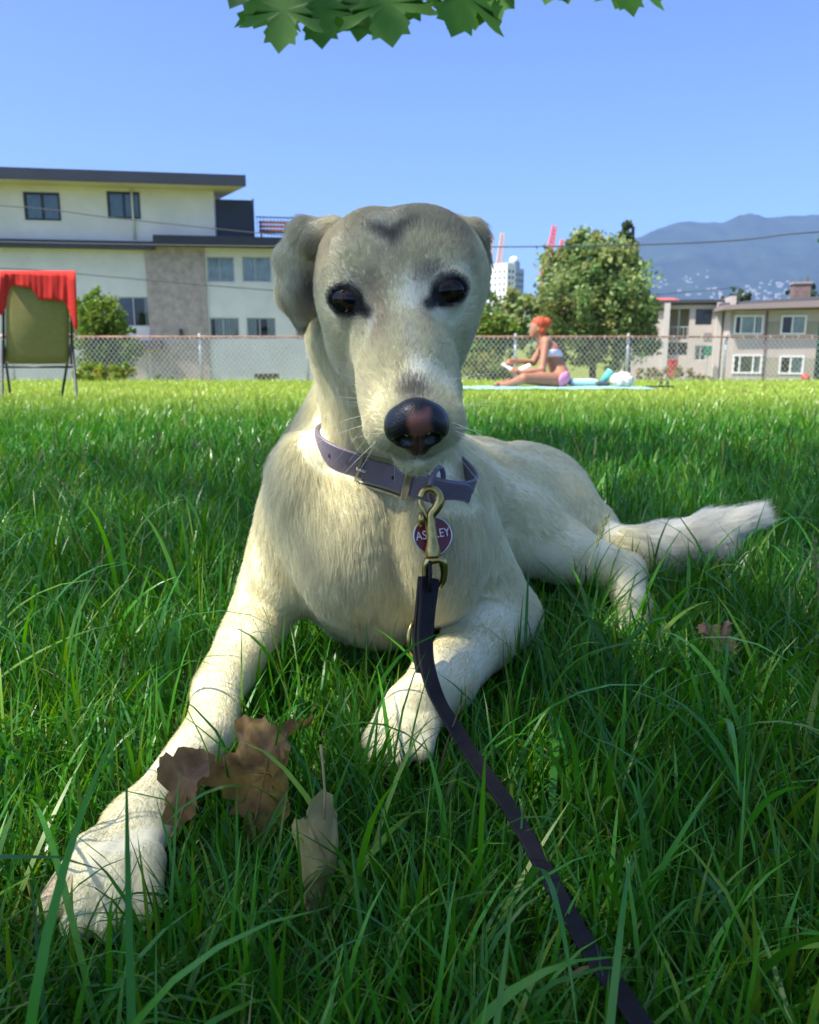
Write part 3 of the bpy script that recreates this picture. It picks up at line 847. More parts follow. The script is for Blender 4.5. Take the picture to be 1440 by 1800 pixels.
def red_things():
    m = mat('red_plastic', (0.55, 0.03, 0.03), 0.5)
    p = W(1183, 645, 24.0)
    root = empty('red_bin', p)
    tag(root, 'red plastic bin behind the fence by the dry weeds', 'bin')
    v, f = sweep([p + np.array((0, 0, -0.30)), p + np.array((0, 0, 0.17))], [(-.11, -.1), (.11, -.1), (.11, .1), (-.11, .1)], up=(0, 1, 0), scale=[0.85, 1.0])
    b = mesh_obj('bucket', v, f, m); under(b, root)
    lid = box_obj('lid', tuple(p + np.array((-.125, -.115, .172))), tuple(p + np.array((.125, .115, .21))), m, None, 0.012); under(lid, root)
    bs = box_obj('stand', tuple(p + np.array((-.09, -.09, -0.75))), tuple(p + np.array((.09, .09, -.302))), mat('stand_wood', (0.2, 0.15, 0.1), 0.8)); under(bs, root)
    # red buoy-like ball at the foot of the right house
    p = W(1416, 664, 23.5)
    bm = bmesh.new(); bmesh.ops.create_uvsphere(bm, u_segments=20, v_segments=14, radius=0.12)
    for v_ in bm.verts:
        v_.co.z *= 0.88
        if v_.co.z > 0.08: v_.co.z += 0.02
    o = bm_obj('red_ball', bm, m, None, True); o.location = p
    tag(o, 'red ball lying behind the fence at the right edge', 'ball')
red_things()

def far_buildings():
    # red roofed shed
    F = Facade(1145, 70.0, 0.0, -4.0)
    root = empty('red_roofed_building', F.o, 0)
    tag(root, 'long low building with a red roof behind the apartment wing', 'building')
    r = F.rect(1130, 519, 1216, 532)
    box_obj('wall', (r[0], 0, 0), (r[2] - 0.3, 8, r[1]), mat('shed_wall', (0.35, 0.25, 0.22), 0.9), root)
    vv = [(r[0] - .3, -.4, r[1]), (r[2], -.4, r[1]), (r[2] - .4, 4, r[3]), (r[0], 4, r[3]), (r[2], 8.4, r[1]), (r[0] - .3, 8.4, r[1])]
    mesh_obj('roof', vv, [(0, 1, 2, 3), (3, 2, 4, 5), (1, 4, 2), (0, 3, 5)], mat('red_roof', (0.55, 0.10, 0.08), 0.7), root)
    # white tower block
    F = Facade(889, 420.0, math.radians(46), -30)
    root = empty('tower_block', F.o, F.yaw)
    tag(root, 'distant white tower block with a rooftop dome beside the dog', 'building')
    mw = mat('tower_white', (0.74, 0.72, 0.70), 0.8)
    mg = mat('tower_shaded_white', (0.30, 0.36, 0.46), 0.7)  # blue-grey paint stands for the white tower's shaded side
    mwin = mat('tower_window', (0.06, 0.08, 0.12), 0.2)
    H_ = 30 + CAM_H + (600 - 472) / 1440 * 425
    wu, wv = 7.0, 12.5
    box_obj('white_wing', (0, 0, 0), (wu, wv, H_), mw, root)
    box_obj('shaded_wing', (wu + 0.01, 0.8, 0), (wu + 8.0, wv, H_ - 2.0), mg, root)
    box_obj('shaded_wing', (wu + 1.5, 2.0, H_ - 2.0 + 0.01), (wu + 6, wv - 2, H_ + 1.5), mg, root)
    for fl in range(8):
        z = H_ - 4.5 - fl * 3.0
        for k in range(4):
            box_obj('window', (-0.06, 1.2 + k * 2.8, z), (-0.01, 2.3 + k * 2.8, z + 1.2), mwin, root)
        for k in range(2):
            box_obj('window', (1.2 + k * 2.8, -0.06, z), (2.6 + k * 2.8, -0.01, z + 1.5), mwin, root)
        for k in range(3):
            box_obj('window', (wu + 1.0 + k * 2.3, 0.74, z - 1.0), (wu + 2.2 + k * 2.3, 0.79, z + 0.5), mwin, root)
    bm = bmesh.new(); bmesh.ops.create_uvsphere(bm, u_segments=20, v_segments=14, radius=2.4)
    d = bm_obj('dome', bm, mw, root, True); d.location = (wu + 6.5, wv * 0.5, H_ + 2.2)
far_buildings()

def crane(base_px, base_py, tip_px, tip_py, D, w, col, label):
    """harbour crane: raised lattice boom, machine house and legs"""
    rng = np.random.default_rng(int(base_px))
    m = mat('crane_paint', col, 0.7)
    a = W(base_px, base_py, 1) - camc_; b = W(tip_px, tip_py, 1) - camc_
    a = camc_ + a * (D / a[1]); b = camc_ + b * (D / b[1])
    root = empty('harbour_crane', (a[0], a[1], -30))
    tag(root, label, 'crane', 'harbour cranes')
    n = 12
    parts = []
    T = (b - a); L = np.linalg.norm(T); T /= L
    S = np.cross(T, (0, 1, 0)); S /= np.linalg.norm(S)
    Nn = np.cross(S, T)
    cor = lambda i, k: a + T * L * i / n + (S * (-1 if k in (0, 3) else 1) + Nn * (-1 if k < 2 else 1)) * w * (1 - 0.45 * i / n)
    for k in range(4):
        parts.append(sweep([cor(0, k), cor(n, k)], circle_prof(w * 0.20, 4)))
    for i in range(n):
        for k in range(4):
            parts.append(sweep([cor(i, k), cor(i + 1, (k + 1) % 4)], circle_prof(w * 0.11, 4)))
            parts.append(sweep([cor(i, k), cor(i, (k + 1) % 4)], circle_prof(w * 0.10, 4)))
    v, f = merge(parts)
    under(mesh_obj('boom', v, f, m), root)
    hs = 1.3 * w
    o = box_obj('machine_house', (a[0] - hs * 1.4, a[1] - hs, a[2] - hs * 1.2), (a[0] + hs * 0.6, a[1] + hs, a[2] + hs * 0.6), m); under(o, root)
    for sx in (-1, 1):
        for sy in (-1, 1):
            p0 = np.array((a[0] + sx * hs, a[1] + sy * hs, a[2] - hs * 1.2)); p1 = np.array((a[0] + sx * hs * 1.5, a[1] + sy * hs * 1.5, -30))
            v, f = sweep([p0, p1], circle_prof(w * 0.35, 6), up=(0, 1, 0))
            under(mesh_obj('leg', v, f, m), root)
camc_ = np.array((0, 0, CAM_H))
crane(960, 480, 975, 397, 800, 2.9, (0.72, 0.10, 0.06), 'tallest red crane boom rising behind the pale green tree')
crane(981, 470, 989, 421, 820, 2.3, (0.72, 0.16, 0.09), 'short red crane boom just right of the tallest red one')
crane(875, 480, 884, 409, 900, 2.8, (0.70, 0.44, 0.33), 'pale orange crane boom above the white tower block')
crane(860, 470, 865, 414, 950, 2.6, (0.70, 0.48, 0.40), 'faint crane boom beside the ear of the dog')

# ---- chain-link fence
def fence():
    Y0 = 20.0
    root = empty('chain_link_fence', (0, Y0, float(ground_z(0, Y0))))
    tag(root, 'low chain-link fence with a rusty top rail along the lawn edge', 'fence')
    zb = float(ground_z(0, Y0))
    ztop = float(camc_[2] + (W(700, 592, 1) - camc_)[2] / (W(700, 592, 1) - camc_)[1] * Y0)
    m_rust = mat('rusty_rail', (0.42, 0.20, 0.12), 0.8, metal=0.0, noise=0.45, nscale=5, col2=(0.20, 0.11, 0.08))
    m_galv = mat('galvanised_post', (0.50, 0.52, 0.52), 0.45, metal=0.3, noise=0.2, nscale=6)
    m_wire = mat('fence_wire', (0.55, 0.55, 0.53), 0.5, metal=0.3)
    xs0, xs1 = -13.5, 16.0
    under(tube_obj('top_rail', [(xs0, Y0, ztop), (xs1, Y0, ztop)], 0.024, m_rust, None, 10), root)
    px = [-170, 20, 352, 540, 722, 906, 1104, 1276, 1455, 1640]
    for p in px:
        x = float((W(p, 630, 1) - camc_)[0] / (W(p, 630, 1) - camc_)[1] * Y0)
        o = tube_obj('post', [(x, Y0 + 0.055, zb - 0.2), (x, Y0 + 0.055, ztop + 0.05)], 0.034, m_galv, None, 10); under(o, root)
        bm = bmesh.new(); bmesh.ops.create_uvsphere(bm, u_segments=10, v_segments=6, radius=0.042)
        for v in bm.verts: v.co.z *= 0.6
        c = bm_obj('post_cap', bm, m_galv, o, True); c.location = (x, Y0 + 0.055, ztop + 0.055)
    # ties holding the mesh to the rail
    bm = bmesh.new()
    x = xs0
    while x < xs1:
        bm_box(bm, (x, Y0 - 0.032, ztop - 0.034), (x + 0.02, Y0 + 0.03, ztop + 0.031)); x += 0.33
    t = bm_obj('tie', bm, m_wire); t['kind'] = 'stuff'; under(t, root)
    h = ztop - zb
    pitch = 0.115
    parts_v, parts_f = [], []
    r = 0.0055
    off = 0
    def wire(a, b):
        nonlocal off
        for s, t_ in ((-1, -.6), (1, -.6), (0, 1)):
            pass
        a = np.array(a); b = np.array(b)
        pr = [(-r, -r), (r, -r), (0, r)]
        for p in (a, b):
            for (u, v) in pr: parts_v.append((p[0] + u, p[1] + v, p[2]))
        parts_f.extend([(off, off+1, off+4, off+3), (off+1, off+2, off+5, off+4), (off+2, off, off+3, off+5)])
        off += 6
    x = xs0 - h
    while x < xs1:
        wire((x, Y0 - 0.030, zb + 0.01), (x + h * 0.8, Y0 - 0.030, ztop - 0.01))
        wire((x + h * 0.8, Y0 - 0.034, zb + 0.01), (x, Y0 - 0.034, ztop - 0.01))
        x += pitch
    m_ = mesh_obj('wire_mesh', parts_v, parts_f, m_wire); m_['kind'] = 'stuff'; under(m_, root)
fence()

# ---- utility pole and overhead wires
def utility_pole():
    Y = 24.0
    x = float((W(1446, 600, 1) - camc_)[0] / (W(1446, 600, 1) - camc_)[1] * Y)
    zb = float(ground_z(x, Y))
    root = empty('utility_pole', (x, Y, zb))
    tag(root, 'dark green utility pole at the right edge of the lawn', 'pole')
    m = mat('green_paint', (0.015, 0.10, 0.085), 0.6, noise=0.3, nscale=4)
    ztop = float(W(1446, 395, Y / CT)[2]) + 0.6
    pts = [(x, Y, zb - 0.3), (x, Y, ztop)]
    under(tube_obj('pole', pts, 0.15, m, None, 14, scale=[1, 0.8]), root)
    zc = float(camc_[2] + (W(1420, 424, 1) - camc_)[2] / (W(1420, 424, 1) - camc_)[1] * Y)
    ca_ = box_obj('crossarm', (x - 0.50, Y - 0.22, zc - 0.05), (x + 0.50, Y - 0.152, zc + 0.05), m); under(ca_, root)
    for sx in (-0.43, 0.43):
        v, f = sweep([(x + sx, Y - 0.185, zc + 0.052), (x + sx, Y - 0.185, zc + 0.12), (x + sx, Y - 0.185, zc + 0.22)], circle_prof(0.035, 8), scale=[0.7, 1.2, 0.8])
        under(mesh_obj('insulator', v, f, mat('insulator', (0.06, 0.09, 0.09), 0.3), None, True), root)
    return x, Y, zc
PX, PY_, PZ = utility_pole()
m_cable = mat('cable', (0.05, 0.055, 0.06), 0.7)
def cable(label, pts, r):
    # px points at distances -> a hanging wire
    path = catmull([W(a, b, d) for a, b, d in pts], 14)
    v, f = sweep(path, circle_prof(r, 5))
    o = mesh_obj('power_cable', v, f, m_cable, None, True)
    tag(o, label, 'cable')
cable('overhead cable sagging from the pole across the mountain and the pale tree', [(-900, 400, 30), (0, 425, 28), (560, 434, 26.5), (865, 434, 25.5), (1130, 430, 24.8), (1300, 422, 24.4), (1419, 409, 24.0), (1700, 395, 23.5)], 0.020)
cable('upper cable slanting across the cream upper storey of the left building', [(-500, 335, 30), (0, 361, 30), (200, 383, 30), (450, 409, 30), (720, 432, 30)], 0.018)
cable('lower cable slanting across the pebbled panel of the left building', [(-500, 452, 29), (0, 471, 29), (200, 487, 29), (450, 508, 29), (720, 526, 29)], 0.018)
cable('thin cable behind the hedge crossing in front of the tower block', [(720, 520, 29), (860, 526, 29), (960, 527, 29), (1100, 522, 29), (1300, 505, 29)], 0.012)

# ---- haze
def haze():
    bm = bmesh.new()
    bm_box(bm, (-8500, -380, -75), (8500, 7200, 830))
    o = bm_obj('haze', bm)
    o['kind'] = 'stuff'
    m = bpy.data.materials.new('haze_air'); m.use_nodes = True
    nt = m.node_tree; nt.nodes.clear()
    vol = nt.nodes.new('ShaderNodeVolumePrincipled')
    vol.inputs['Color'].default_value = (0.36, 0.56, 1.0, 1)
    vol.inputs['Density'].default_value = 0.00011
    vol.inputs['Anisotropy'].default_value = 0.0
    out = nt.nodes.new('ShaderNodeOutputMaterial')
    nt.links.new(vol.outputs[0], out.inputs['Volume'])
    o.data.materials.append(m)
haze()
# ================================================================== the dog
def cam2world(v):
    v = np.asarray(v, float)
    return np.array((v[0], v[2] * CT + v[1] * ST, -v[2] * ST + v[1] * CT))

def sd_cone(p, a, b, ra, rb):
    ab = b - a
    t = np.clip(((p - a) @ ab) / (ab @ ab), 0, 1)
    q = p - a - t[:, None] * ab
    return np.sqrt(np.einsum('ij,ij->i', q, q)) - (ra + (rb - ra) * t)

def sd_ell(p, c, r, R):
    q = (p - c) @ R.T
    r = np.asarray(r)
    k0 = np.sqrt((((q / r) ** 2)).sum(1))
    k1 = np.sqrt((((q / (r * r)) ** 2)).sum(1)) + 1e-9
    return k0 * (k0 - 1) / k1

def smin(a, b, k):
    h = np.clip(0.5 + 0.5 * (b - a) / k, 0, 1)
    return b + (a - b) * h - k * h * (1 - h)

def smax(a, b, k):
    return -smin(-a, -b, k)

# head frame: X across, D dorsal (out of the muzzle's bridge), M along the muzzle to the nose
E_mid = W(700, 518, 0.600)
N_tip = W(735, 738, 0.500)
hm = N_tip - E_mid; hm /= np.linalg.norm(hm)
hx = cam2world((0.994, 0.100, 0.06)); hx -= hm * (hx @ hm); hx /= np.linalg.norm(hx)
hd = np.cross(hm, hx)
if hd[2] < 0: hd = -hd
HR = np.array((hx, hd, hm))
def H(x, d, m):
    return E_mid + hx * x + hd * d + hm * m

ID3 = np.eye(3)
def Rz(a):
    c, s = math.cos(a), math.sin(a)
    return np.array(((c, s, 0), (-s, c, 0), (0, 0, 1)))

prims = []   # (kind, args, blend, flow direction, fur length)
def cone(a, b, ra, rb, k=0.03, flow=None, fur=0.008):
    a = np.asarray(a, float); b = np.asarray(b, float)
    f = (b - a) if flow is None else np.asarray(flow, float)
    prims.append(('c', (a, b, ra, rb), k, f / (np.linalg.norm(f) + 1e-9), fur))
def ell(c, r, R=ID3, k=0.03, flow=(0, 0, -1), fur=0.008):
    f = np.asarray(flow, float)
    prims.append(('e', (np.asarray(c, float), r, R), k, f / (np.linalg.norm(f) + 1e-9), fur))

DOWN = np.array((0, 0, -1.0))
back = W(930, 830, 1.30) - W(660, 830, 0.90); back /= np.linalg.norm(back)
# --- trunk
ell(W(668, 935, 0.895), (0.106, 0.122, 0.122), k=0.03, flow=(0, -0.15, -1), fur=0.017)                     # chest
cone(W(662, 882, 0.97), W(845, 905, 1.22), 0.118, 0.094, 0.05, flow=back, fur=0.012)                      # ribs
cone(W(845, 896, 1.20), W(908, 903, 1.33), 0.092, 0.092, 0.05, flow=back, fur=0.010)                      # loin and hips
ell(W(908, 892, 1.30), (0.098, 0.105, 0.090), k=0.04, flow=cam2world((0.8, -0.5, 0.1)), fur=0.010)
# --- neck
cone(W(700, 585, 0.760), W(694, 800, 0.830), 0.056, 0.062, 0.022, flow=DOWN, fur=0.014)
cone(W(645, 690, 0.88), W(610, 815, 0.97), 0.052, 0.078, 0.03, flow=back*0.5+DOWN, fur=0.014)              # nape down to withers
ell(W(548, 868, 0.805), (0.040, 0.042, 0.062), k=0.03, flow=(0.2, 0, -1), fur=0.020)                       # ruff on the shoulder
ell(W(608, 955, 0.800), (0.052, 0.050, 0.076), k=0.014, flow=(0.1, -0.1, -1), fur=0.018)                           # breast, two lobes
ell(W(772, 962, 0.802), (0.048, 0.050, 0.072), k=0.014, flow=(-0.1, -0.1, -1), fur=0.018)
CLAWS = []
# --- image-left foreleg (stretched out)
cone(W(566, 855, 0.86), W(457, 1082, 0.862), 0.057, 0.031, 0.03, fur=0.008)
cone(W(457, 1082, 0.862), W(383, 1215, 0.725), 0.031, 0.0215, 0.008, fur=0.006)
cone(W(383, 1215, 0.725), W(370, 1285, 0.672), 0.0215, 0.0200, 0.005, fur=0.005)
cone(W(370, 1285, 0.672), W(265, 1428, 0.595), 0.0200, 0.0200, 0.005, fur=0.005)
ell(W(236, 1462, 0.577), (0.023, 0.032, 0.015), Rz(0.55), k=0.02, flow=W(130, 1600, .51) - W(222, 1478, .567), fur=0.005)
for (x0, y0, z0, x1, y1, z1, r) in ((215, 1448, .582, 92, 1592, .514, .0118), (222, 1465, .572, 138, 1628, .501, .0128),
                                    (238, 1478, .567, 198, 1628, .502, .0128), (262, 1475, .570, 254, 1596, .515, .0118)):
    a, b = W(x0, y0, z0), W(x1, y1, z1)
    mid = (a + b) / 2 + np.array((0, 0, 0.008))
    cone(a, mid, r * 0.80, r * 0.98, 0.0035, flow=b - a, fur=0.0035)
    cone(mid, b, r * 0.98, r * 0.84, 0.0035, flow=b - a, fur=0.0035)
    CLAWS.append((b, (b - mid) / np.linalg.norm(b - mid), r))
# --- image-right foreleg (folded in)
cone(W(760, 880, 0.87), W(885, 1080, 0.965), 0.056, 0.038, 0.025, fur=0.008)
cone(W(888, 1085, 0.965), W(845, 1118, 0.860), 0.040, 0.0345, 0.018, fur=0.006)
cone(W(845, 1118, 0.860), W(780, 1195, 0.765), 0.0345, 0.0285, 0.015, fur=0.005)
cone(W(780, 1195, 0.765), W(725, 1248, 0.715), 0.0275, 0.0265, 0.015, fur=0.005)
for (x0, y0, z0, x1, y1, z1, r) in ((715, 1240, .722, 658, 1300, .688, .012), (722, 1255, .714, 668, 1325, .676, .013),
                                    (735, 1262, .710, 702, 1330, .674, .013), (752, 1262, .712, 742, 1318, .680, .012)):
    a, b = W(x0, y0, z0), W(x1, y1, z1)
    mid = (a + b) / 2 + np.array((0, 0, 0.007))
    cone(a, mid, r * 0.80, r * 0.98, 0.0035, flow=b - a, fur=0.0035)
    cone(mid, b, r * 0.98, r * 0.84, 0.0035, flow=b - a, fur=0.0035)
    CLAWS.append((b, (b - mid) / np.linalg.norm(b - mid), r))
# --- hind leg, image right
cone(W(938, 890, 1.29), W(878, 920, 1.13), 0.084, 0.058, 0.045, flow=cam2world((-0.3, -1, -0.3)), fur=0.009)   # thigh
cone(W(878, 925, 1.13), W(985, 968, 1.14), 0.055, 0.042, 0.03, fur=0.007)                                   # shank
cone(W(985, 968, 1.14), W(1096, 1005, 1.16), 0.040, 0.028, 0.02, fur=0.007)
cone(W(1098, 1008, 1.16), W(1115, 1078, 1.09), 0.028, 0.024, 0.012, fur=0.006)
cone(W(1118, 1075, 1.09), W(1104, 1118, 1.03), 0.022, 0.020, 0.012, fur=0.006)
cone(W(955, 900, 1.30), W(1030, 935, 1.30), 0.070, 0.050, 0.04, flow=cam2world((1, -0.6, 0)), fur=0.010)        # buttock
# --- tail
tail = [W(1015, 925, 1.31), W(1075, 962, 1.27), W(1160, 962, 1.22), W(1245, 940, 1.18), W(1310, 915, 1.16)]
for i, (ra, rb) in enumerate(((.036, .033), (.033, .032), (.032, .028), (.028, .014))):
    cone(tail[i], tail[i+1], ra, rb, 0.012, fur=(0.014, 0.020, 0.028, 0.036)[i])
# --- head
BK = -hm
ell(H(0.006, -0.015, -0.039), (0.0610, 0.0490, 0.060), HR, k=0.02, flow=BK, fur=0.0055)                             # skull
ell(H(-0.016, -0.007, -0.043), (0.040, 0.045, 0.050), HR, k=0.02, flow=BK, fur=0.0055)
ell(H(0.027, -0.007, -0.043), (0.040, 0.045, 0.050), HR, k=0.02, flow=BK, fur=0.0055)
for s in (-1, 1):
    ell(H(s*0.034, -0.045, -0.028), (0.018, 0.028, 0.034), HR, k=0.028, flow=BK + hx*s*0.3, fur=0.008)         # cheek
    ell(H(s*0.030, 0.010, -0.016), (0.019, 0.013, 0.014), HR, k=0.016, flow=BK, fur=0.0050)                      # brow
cone(H(0, -0.012, -0.012), H(0, -0.0115, 0.070), 0.030, 0.0200, 0.02, flow=BK, fur=0.0050)                       # bridge
cone(H(0, -0.0145, 0.060), H(0, -0.0150, 0.124), 0.0225, 0.0170, 0.015, flow=BK, fur=0.004)
for s in (-1, 1):
    cone(H(s*0.0145, -0.030, 0.026), H(s*0.0150, -0.0280, 0.113), 0.0225, 0.0178, 0.010, flow=BK + hx*s*0.4 - hd*0.5, fur=0.006)   # flews
cone(H(0, -0.058, 0.020), H(0, -0.0455, 0.123), 0.026, 0.0135, 0.010, flow=BK - hd*0.2, fur=0.008)             # lower jaw and chin
cone(H(0, -0.062, -0.035), W(684, 735, 0.785), 0.042, 0.050, 0.02, flow=DOWN, fur=0.010)                        # throat
for s in (-1, 1):
    cone(H(s*0.026, -0.062, -0.030), H(s*0.020, -0.060, 0.010), 0.024, 0.019, 0.02, flow=BK - hd*0.3, fur=0.008)  # jaw
cone(W(632, 598, 0.745), W(655, 690, 0.785), 0.046, 0.044, 0.022, flow=DOWN, fur=0.012)                          # ruff behind the cheek
# --- ears
cone(W(585, 420, .672), W(540, 418, .675), .017, .015, 0.012, flow=cam2world((-1, -.3, 0)), fur=0.009)
cone(W(540, 418, .675), W(512, 452, .682), .013, .011, 0.008, flow=cam2world((-.3, -1, 0)), fur=0.009)
cone(W(512, 452, .682), W(512, 515, .692), .012, .012, 0.008, flow=DOWN, fur=0.009)
cone(W(530, 450, .690), W(534, 530, .700), .013, .014, 0.008, flow=DOWN, fur=0.007)
cone(W(512, 510, .692), W(530, 568, .700), .011, .006, 0.008, flow=DOWN, fur=0.008)
cone(W(797, 415, .680), W(828, 418, .694), .015, .013, 0.012, flow=cam2world((1, -.3, 0)), fur=0.008)
cone(W(828, 418, .694), W(838, 462, .705), .012, .010, 0.008, flow=DOWN, fur=0.009)
cone(W(838, 462, .705), W(836, 505, .712), .010, .010, 0.008, flow=DOWN, fur=0.008)
cone(W(836, 505, .712), W(826, 545, .716), .009, .006, 0.008, flow=DOWN, fur=0.007)

EYES = [(W(612, 527, 0.600), -1), (W(787, 511, 0.600), 1)]
CUTS = []      # eye openings, filled in below

def dog_sdf(p, cuts=True):
    d = np.full(len(p), 9.0)
    for kind, a, k, _, _ in prims:
        if kind == 'c':
            di = sd_cone(p, *a)
        else:
            di = sd_ell(p, *a)
        d = smin(d, di, k)
    # the crease down the middle of the forehead
    q = (p - H(0, 0.034, -0.045)) @ HR.T
    d = d + 0.0020 * np.exp(-(q[:, 0] / 0.007) ** 2 - (q[:, 2] / 0.035) ** 2 - (q[:, 1] / 0.03) ** 2)
    return d

def march(px, py, z0=0.3, z1=2.0, fn=dog_sdf):
    """distance in front of the viewer at which a sight line meets the dog"""
    zs = np.linspace(z0, z1, 1500)
    pts = np.array([W(px, py, z) for z in zs])
    d = fn(pts)
    i = np.argmax(d < 0)
    return zs[i] if d[i] < 0 else None

# eyeballs sit in the head where the surface is, each in its own frame, with a ridge of lid round it
camc = np.array((0, 0, CAM_H))
EYE_R = (0.0158, 0.0120, 0.0125)
def grad(fn, p, e=0.0015):
    g = np.stack([fn(p + np.eye(3)[i] * e) - fn(p - np.eye(3)[i] * e) for i in range(3)], 1)
    return g / (np.linalg.norm(g, axis=1)[:, None] + 1e-12)
eye_balls = []
EYE_F = []
for s, (px, py) in ((-1, (611, 528)), (1, (788, 511))):
    z = march(px, py)
    surf = W(px, py, z)
    g_ = grad(dog_sdf, surf[None], 0.006)[0]
    look = (camc - surf) / np.linalg.norm(camc - surf)
    n_out = g_ * 0.45 + look * 0.55; n_out /= np.linalg.norm(n_out)
    side = hx - n_out * (hx @ n_out); side /= np.linalg.norm(side)
    tilt = -0.16 * s
    upv = np.cross(side, n_out)
    if upv[2] < 0: upv = -upv
    side2 = side * math.cos(tilt) - upv * math.sin(tilt)
    up2 = upv * math.cos(tilt) + side * math.sin(tilt)
    c = surf - n_out * 0.0072
    eye_balls.append((c, n_out, s))
    EYE_F.append((side2, up2, n_out))

def lid_sdf(p, d):
    for (c, n_out, s), (sd, up_, no) in zip(eye_balls, EYE_F):
        near = np.linalg.norm(p - c, axis=1) < 0.045
        if not near.any(): continue
        r = p[near] - c
        u, w, n = r @ sd, r @ up_, r @ no
        a_, b_ = 0.0142, 0.0104
        rho = np.sqrt((u / a_) ** 2 + (w / b_) ** 2) + 1e-6
        dp = np.abs(rho - 1) * np.sqrt(u * u + w * w) / rho
        rr = np.where(w > 0, 0.0030, 0.0024)
        ring = np.sqrt(dp ** 2 + (n - 0.0062 + 0.25 * dp) ** 2) - rr
        d[near] = smin(d[near], ring, 0.006)
    return d
_base_sdf = dog_sdf
def dog_sdf(p, cuts=True):
    d = _base_sdf(p)
    if not cuts: return d
    d = lid_sdf(p, d)
    # mouth line between the lips and the chin
    q = (p - E_mid) @ HR.T
    line = q[:, 1] + 0.0395 + 0.10 * np.abs(q[:, 0]) + 0.06 * (0.13 - q[:, 2])
    d = d + 0.0030 * np.exp(-(line / 0.0020) ** 2) * np.clip((q[:, 2] - 0.055) / 0.03, 0, 1) * (np.abs(q[:, 0]) < 0.05)
    return d

def polygonise(fn, lo, hi, h, brick=8, slack=1.6):
    lo = np.asarray(lo, float)
    nb = np.ceil((np.asarray(hi) - lo) / (h * brick)).astype(int)
    bx = h * brick
    gi = np.stack(np.meshgrid(*[np.arange(n) for n in nb], indexing='ij'), -1).reshape(-1, 3)
    dc = fn(lo + (gi + 0.5) * bx)
    act = np.abs(dc) < bx * 0.9 * slack
    N = nb * brick
    F = np.repeat(np.repeat(np.repeat(np.where(dc < 0, -1.0, 1.0).astype(np.float32).reshape(nb), brick, 0), brick, 1), brick, 2)
    off = np.stack(np.meshgrid(*[np.arange(brick)] * 3, indexing='ij'), -1).reshape(-1, 3)
    A = gi[act] * brick
    for s in range(0, len(A), 400):
        idx = (A[s:s+400, None, :] + off[None]).reshape(-1, 3)
        F[idx[:, 0], idx[:, 1], idx[:, 2]] = fn(lo + idx * h)
    S = F < 0
    cnt = np.zeros(tuple(N - 1), np.uint8)
    for a in (0, 1):
        for b in (0, 1):
            for c in (0, 1):
                cnt += S[a:N[0]-1+a, b:N[1]-1+b, c:N[2]-1+c]
    cells = np.argwhere((cnt > 0) & (cnt < 8))
    vid = np.full(tuple(N - 1), -1, np.int32)
    vid[cells[:, 0], cells[:, 1], cells[:, 2]] = np.arange(len(cells))
    acc = np.zeros((len(cells), 3)); num = np.zeros(len(cells))
    corner = np.array([(a, b, c) for a in (0, 1) for b in (0, 1) for c in (0, 1)])
    val = np.stack([F[cells[:, 0]+a, cells[:, 1]+b, cells[:, 2]+c] for a, b, c in corner], 1)
    for i in range(8):
        for j in range(i + 1, 8):
            if np.abs(corner[i] - corner[j]).sum() != 1: continue
            m = (val[:, i] < 0) != (val[:, j] < 0)
            t = val[:, i] / (val[:, i] - val[:, j] + 1e-12)
            pt = corner[i] + t[:, None] * (corner[j] - corner[i])
            acc[m] += pt[m]; num[m] += 1
    verts = lo + (cells + acc / num[:, None]) * h
    quads = []
    for ax in range(3):
        u, w = (ax + 1) % 3, (ax + 2) % 3
        sl0 = [slice(None)] * 3; sl1 = [slice(None)] * 3
        sl0[ax] = slice(0, -1); sl1[ax] = slice(1, None)
        diff = S[tuple(sl0)] != S[tuple(sl1)]
        e = np.argwhere(diff)
        ok = (e[:, u] > 0) & (e[:, w] > 0) & (e[:, u] < N[u]-1) & (e[:, w] < N[w]-1) & (e[:, ax] < N[ax]-1)
        e = e[ok]
        du = np.zeros(3, int); du[u] = 1
        dw = np.zeros(3, int); dw[w] = 1
        q = np.stack([vid[tuple((e - du - dw).T)], vid[tuple((e - dw).T)], vid[tuple(e.T)], vid[tuple((e - du).T)]], 1)
        flip = ~S[e[:, 0], e[:, 1], e[:, 2]]
        q[flip] = q[flip][:, ::-1]
        quads.append(q)
    quads = np.concatenate(quads)
    quads = quads[(quads >= 0).all(1)]
    return verts, quads

dog_v, dog_q = polygonise(dog_sdf, (-0.30, 0.36, -0.04), (0.58, 1.56, 0.46), 0.0027, slack=1.3)

def blob(p, c, r, soft=0.6):
    """1 inside a ball of radius r round c, falling to 0"""
    d = np.linalg.norm(p - c, axis=1) / r
    return np.clip((1 - d) / soft, 0, 1) ** 1.0 * (d < 1)

def hblob(p, c, r, soft=0.6):
    q = (p - c) @ HR.T / np.asarray(r)
    d = np.linalg.norm(q, axis=1)
    t = np.clip((1 - d) / soft, 0, 1)
    return t * t * (3 - 2 * t)

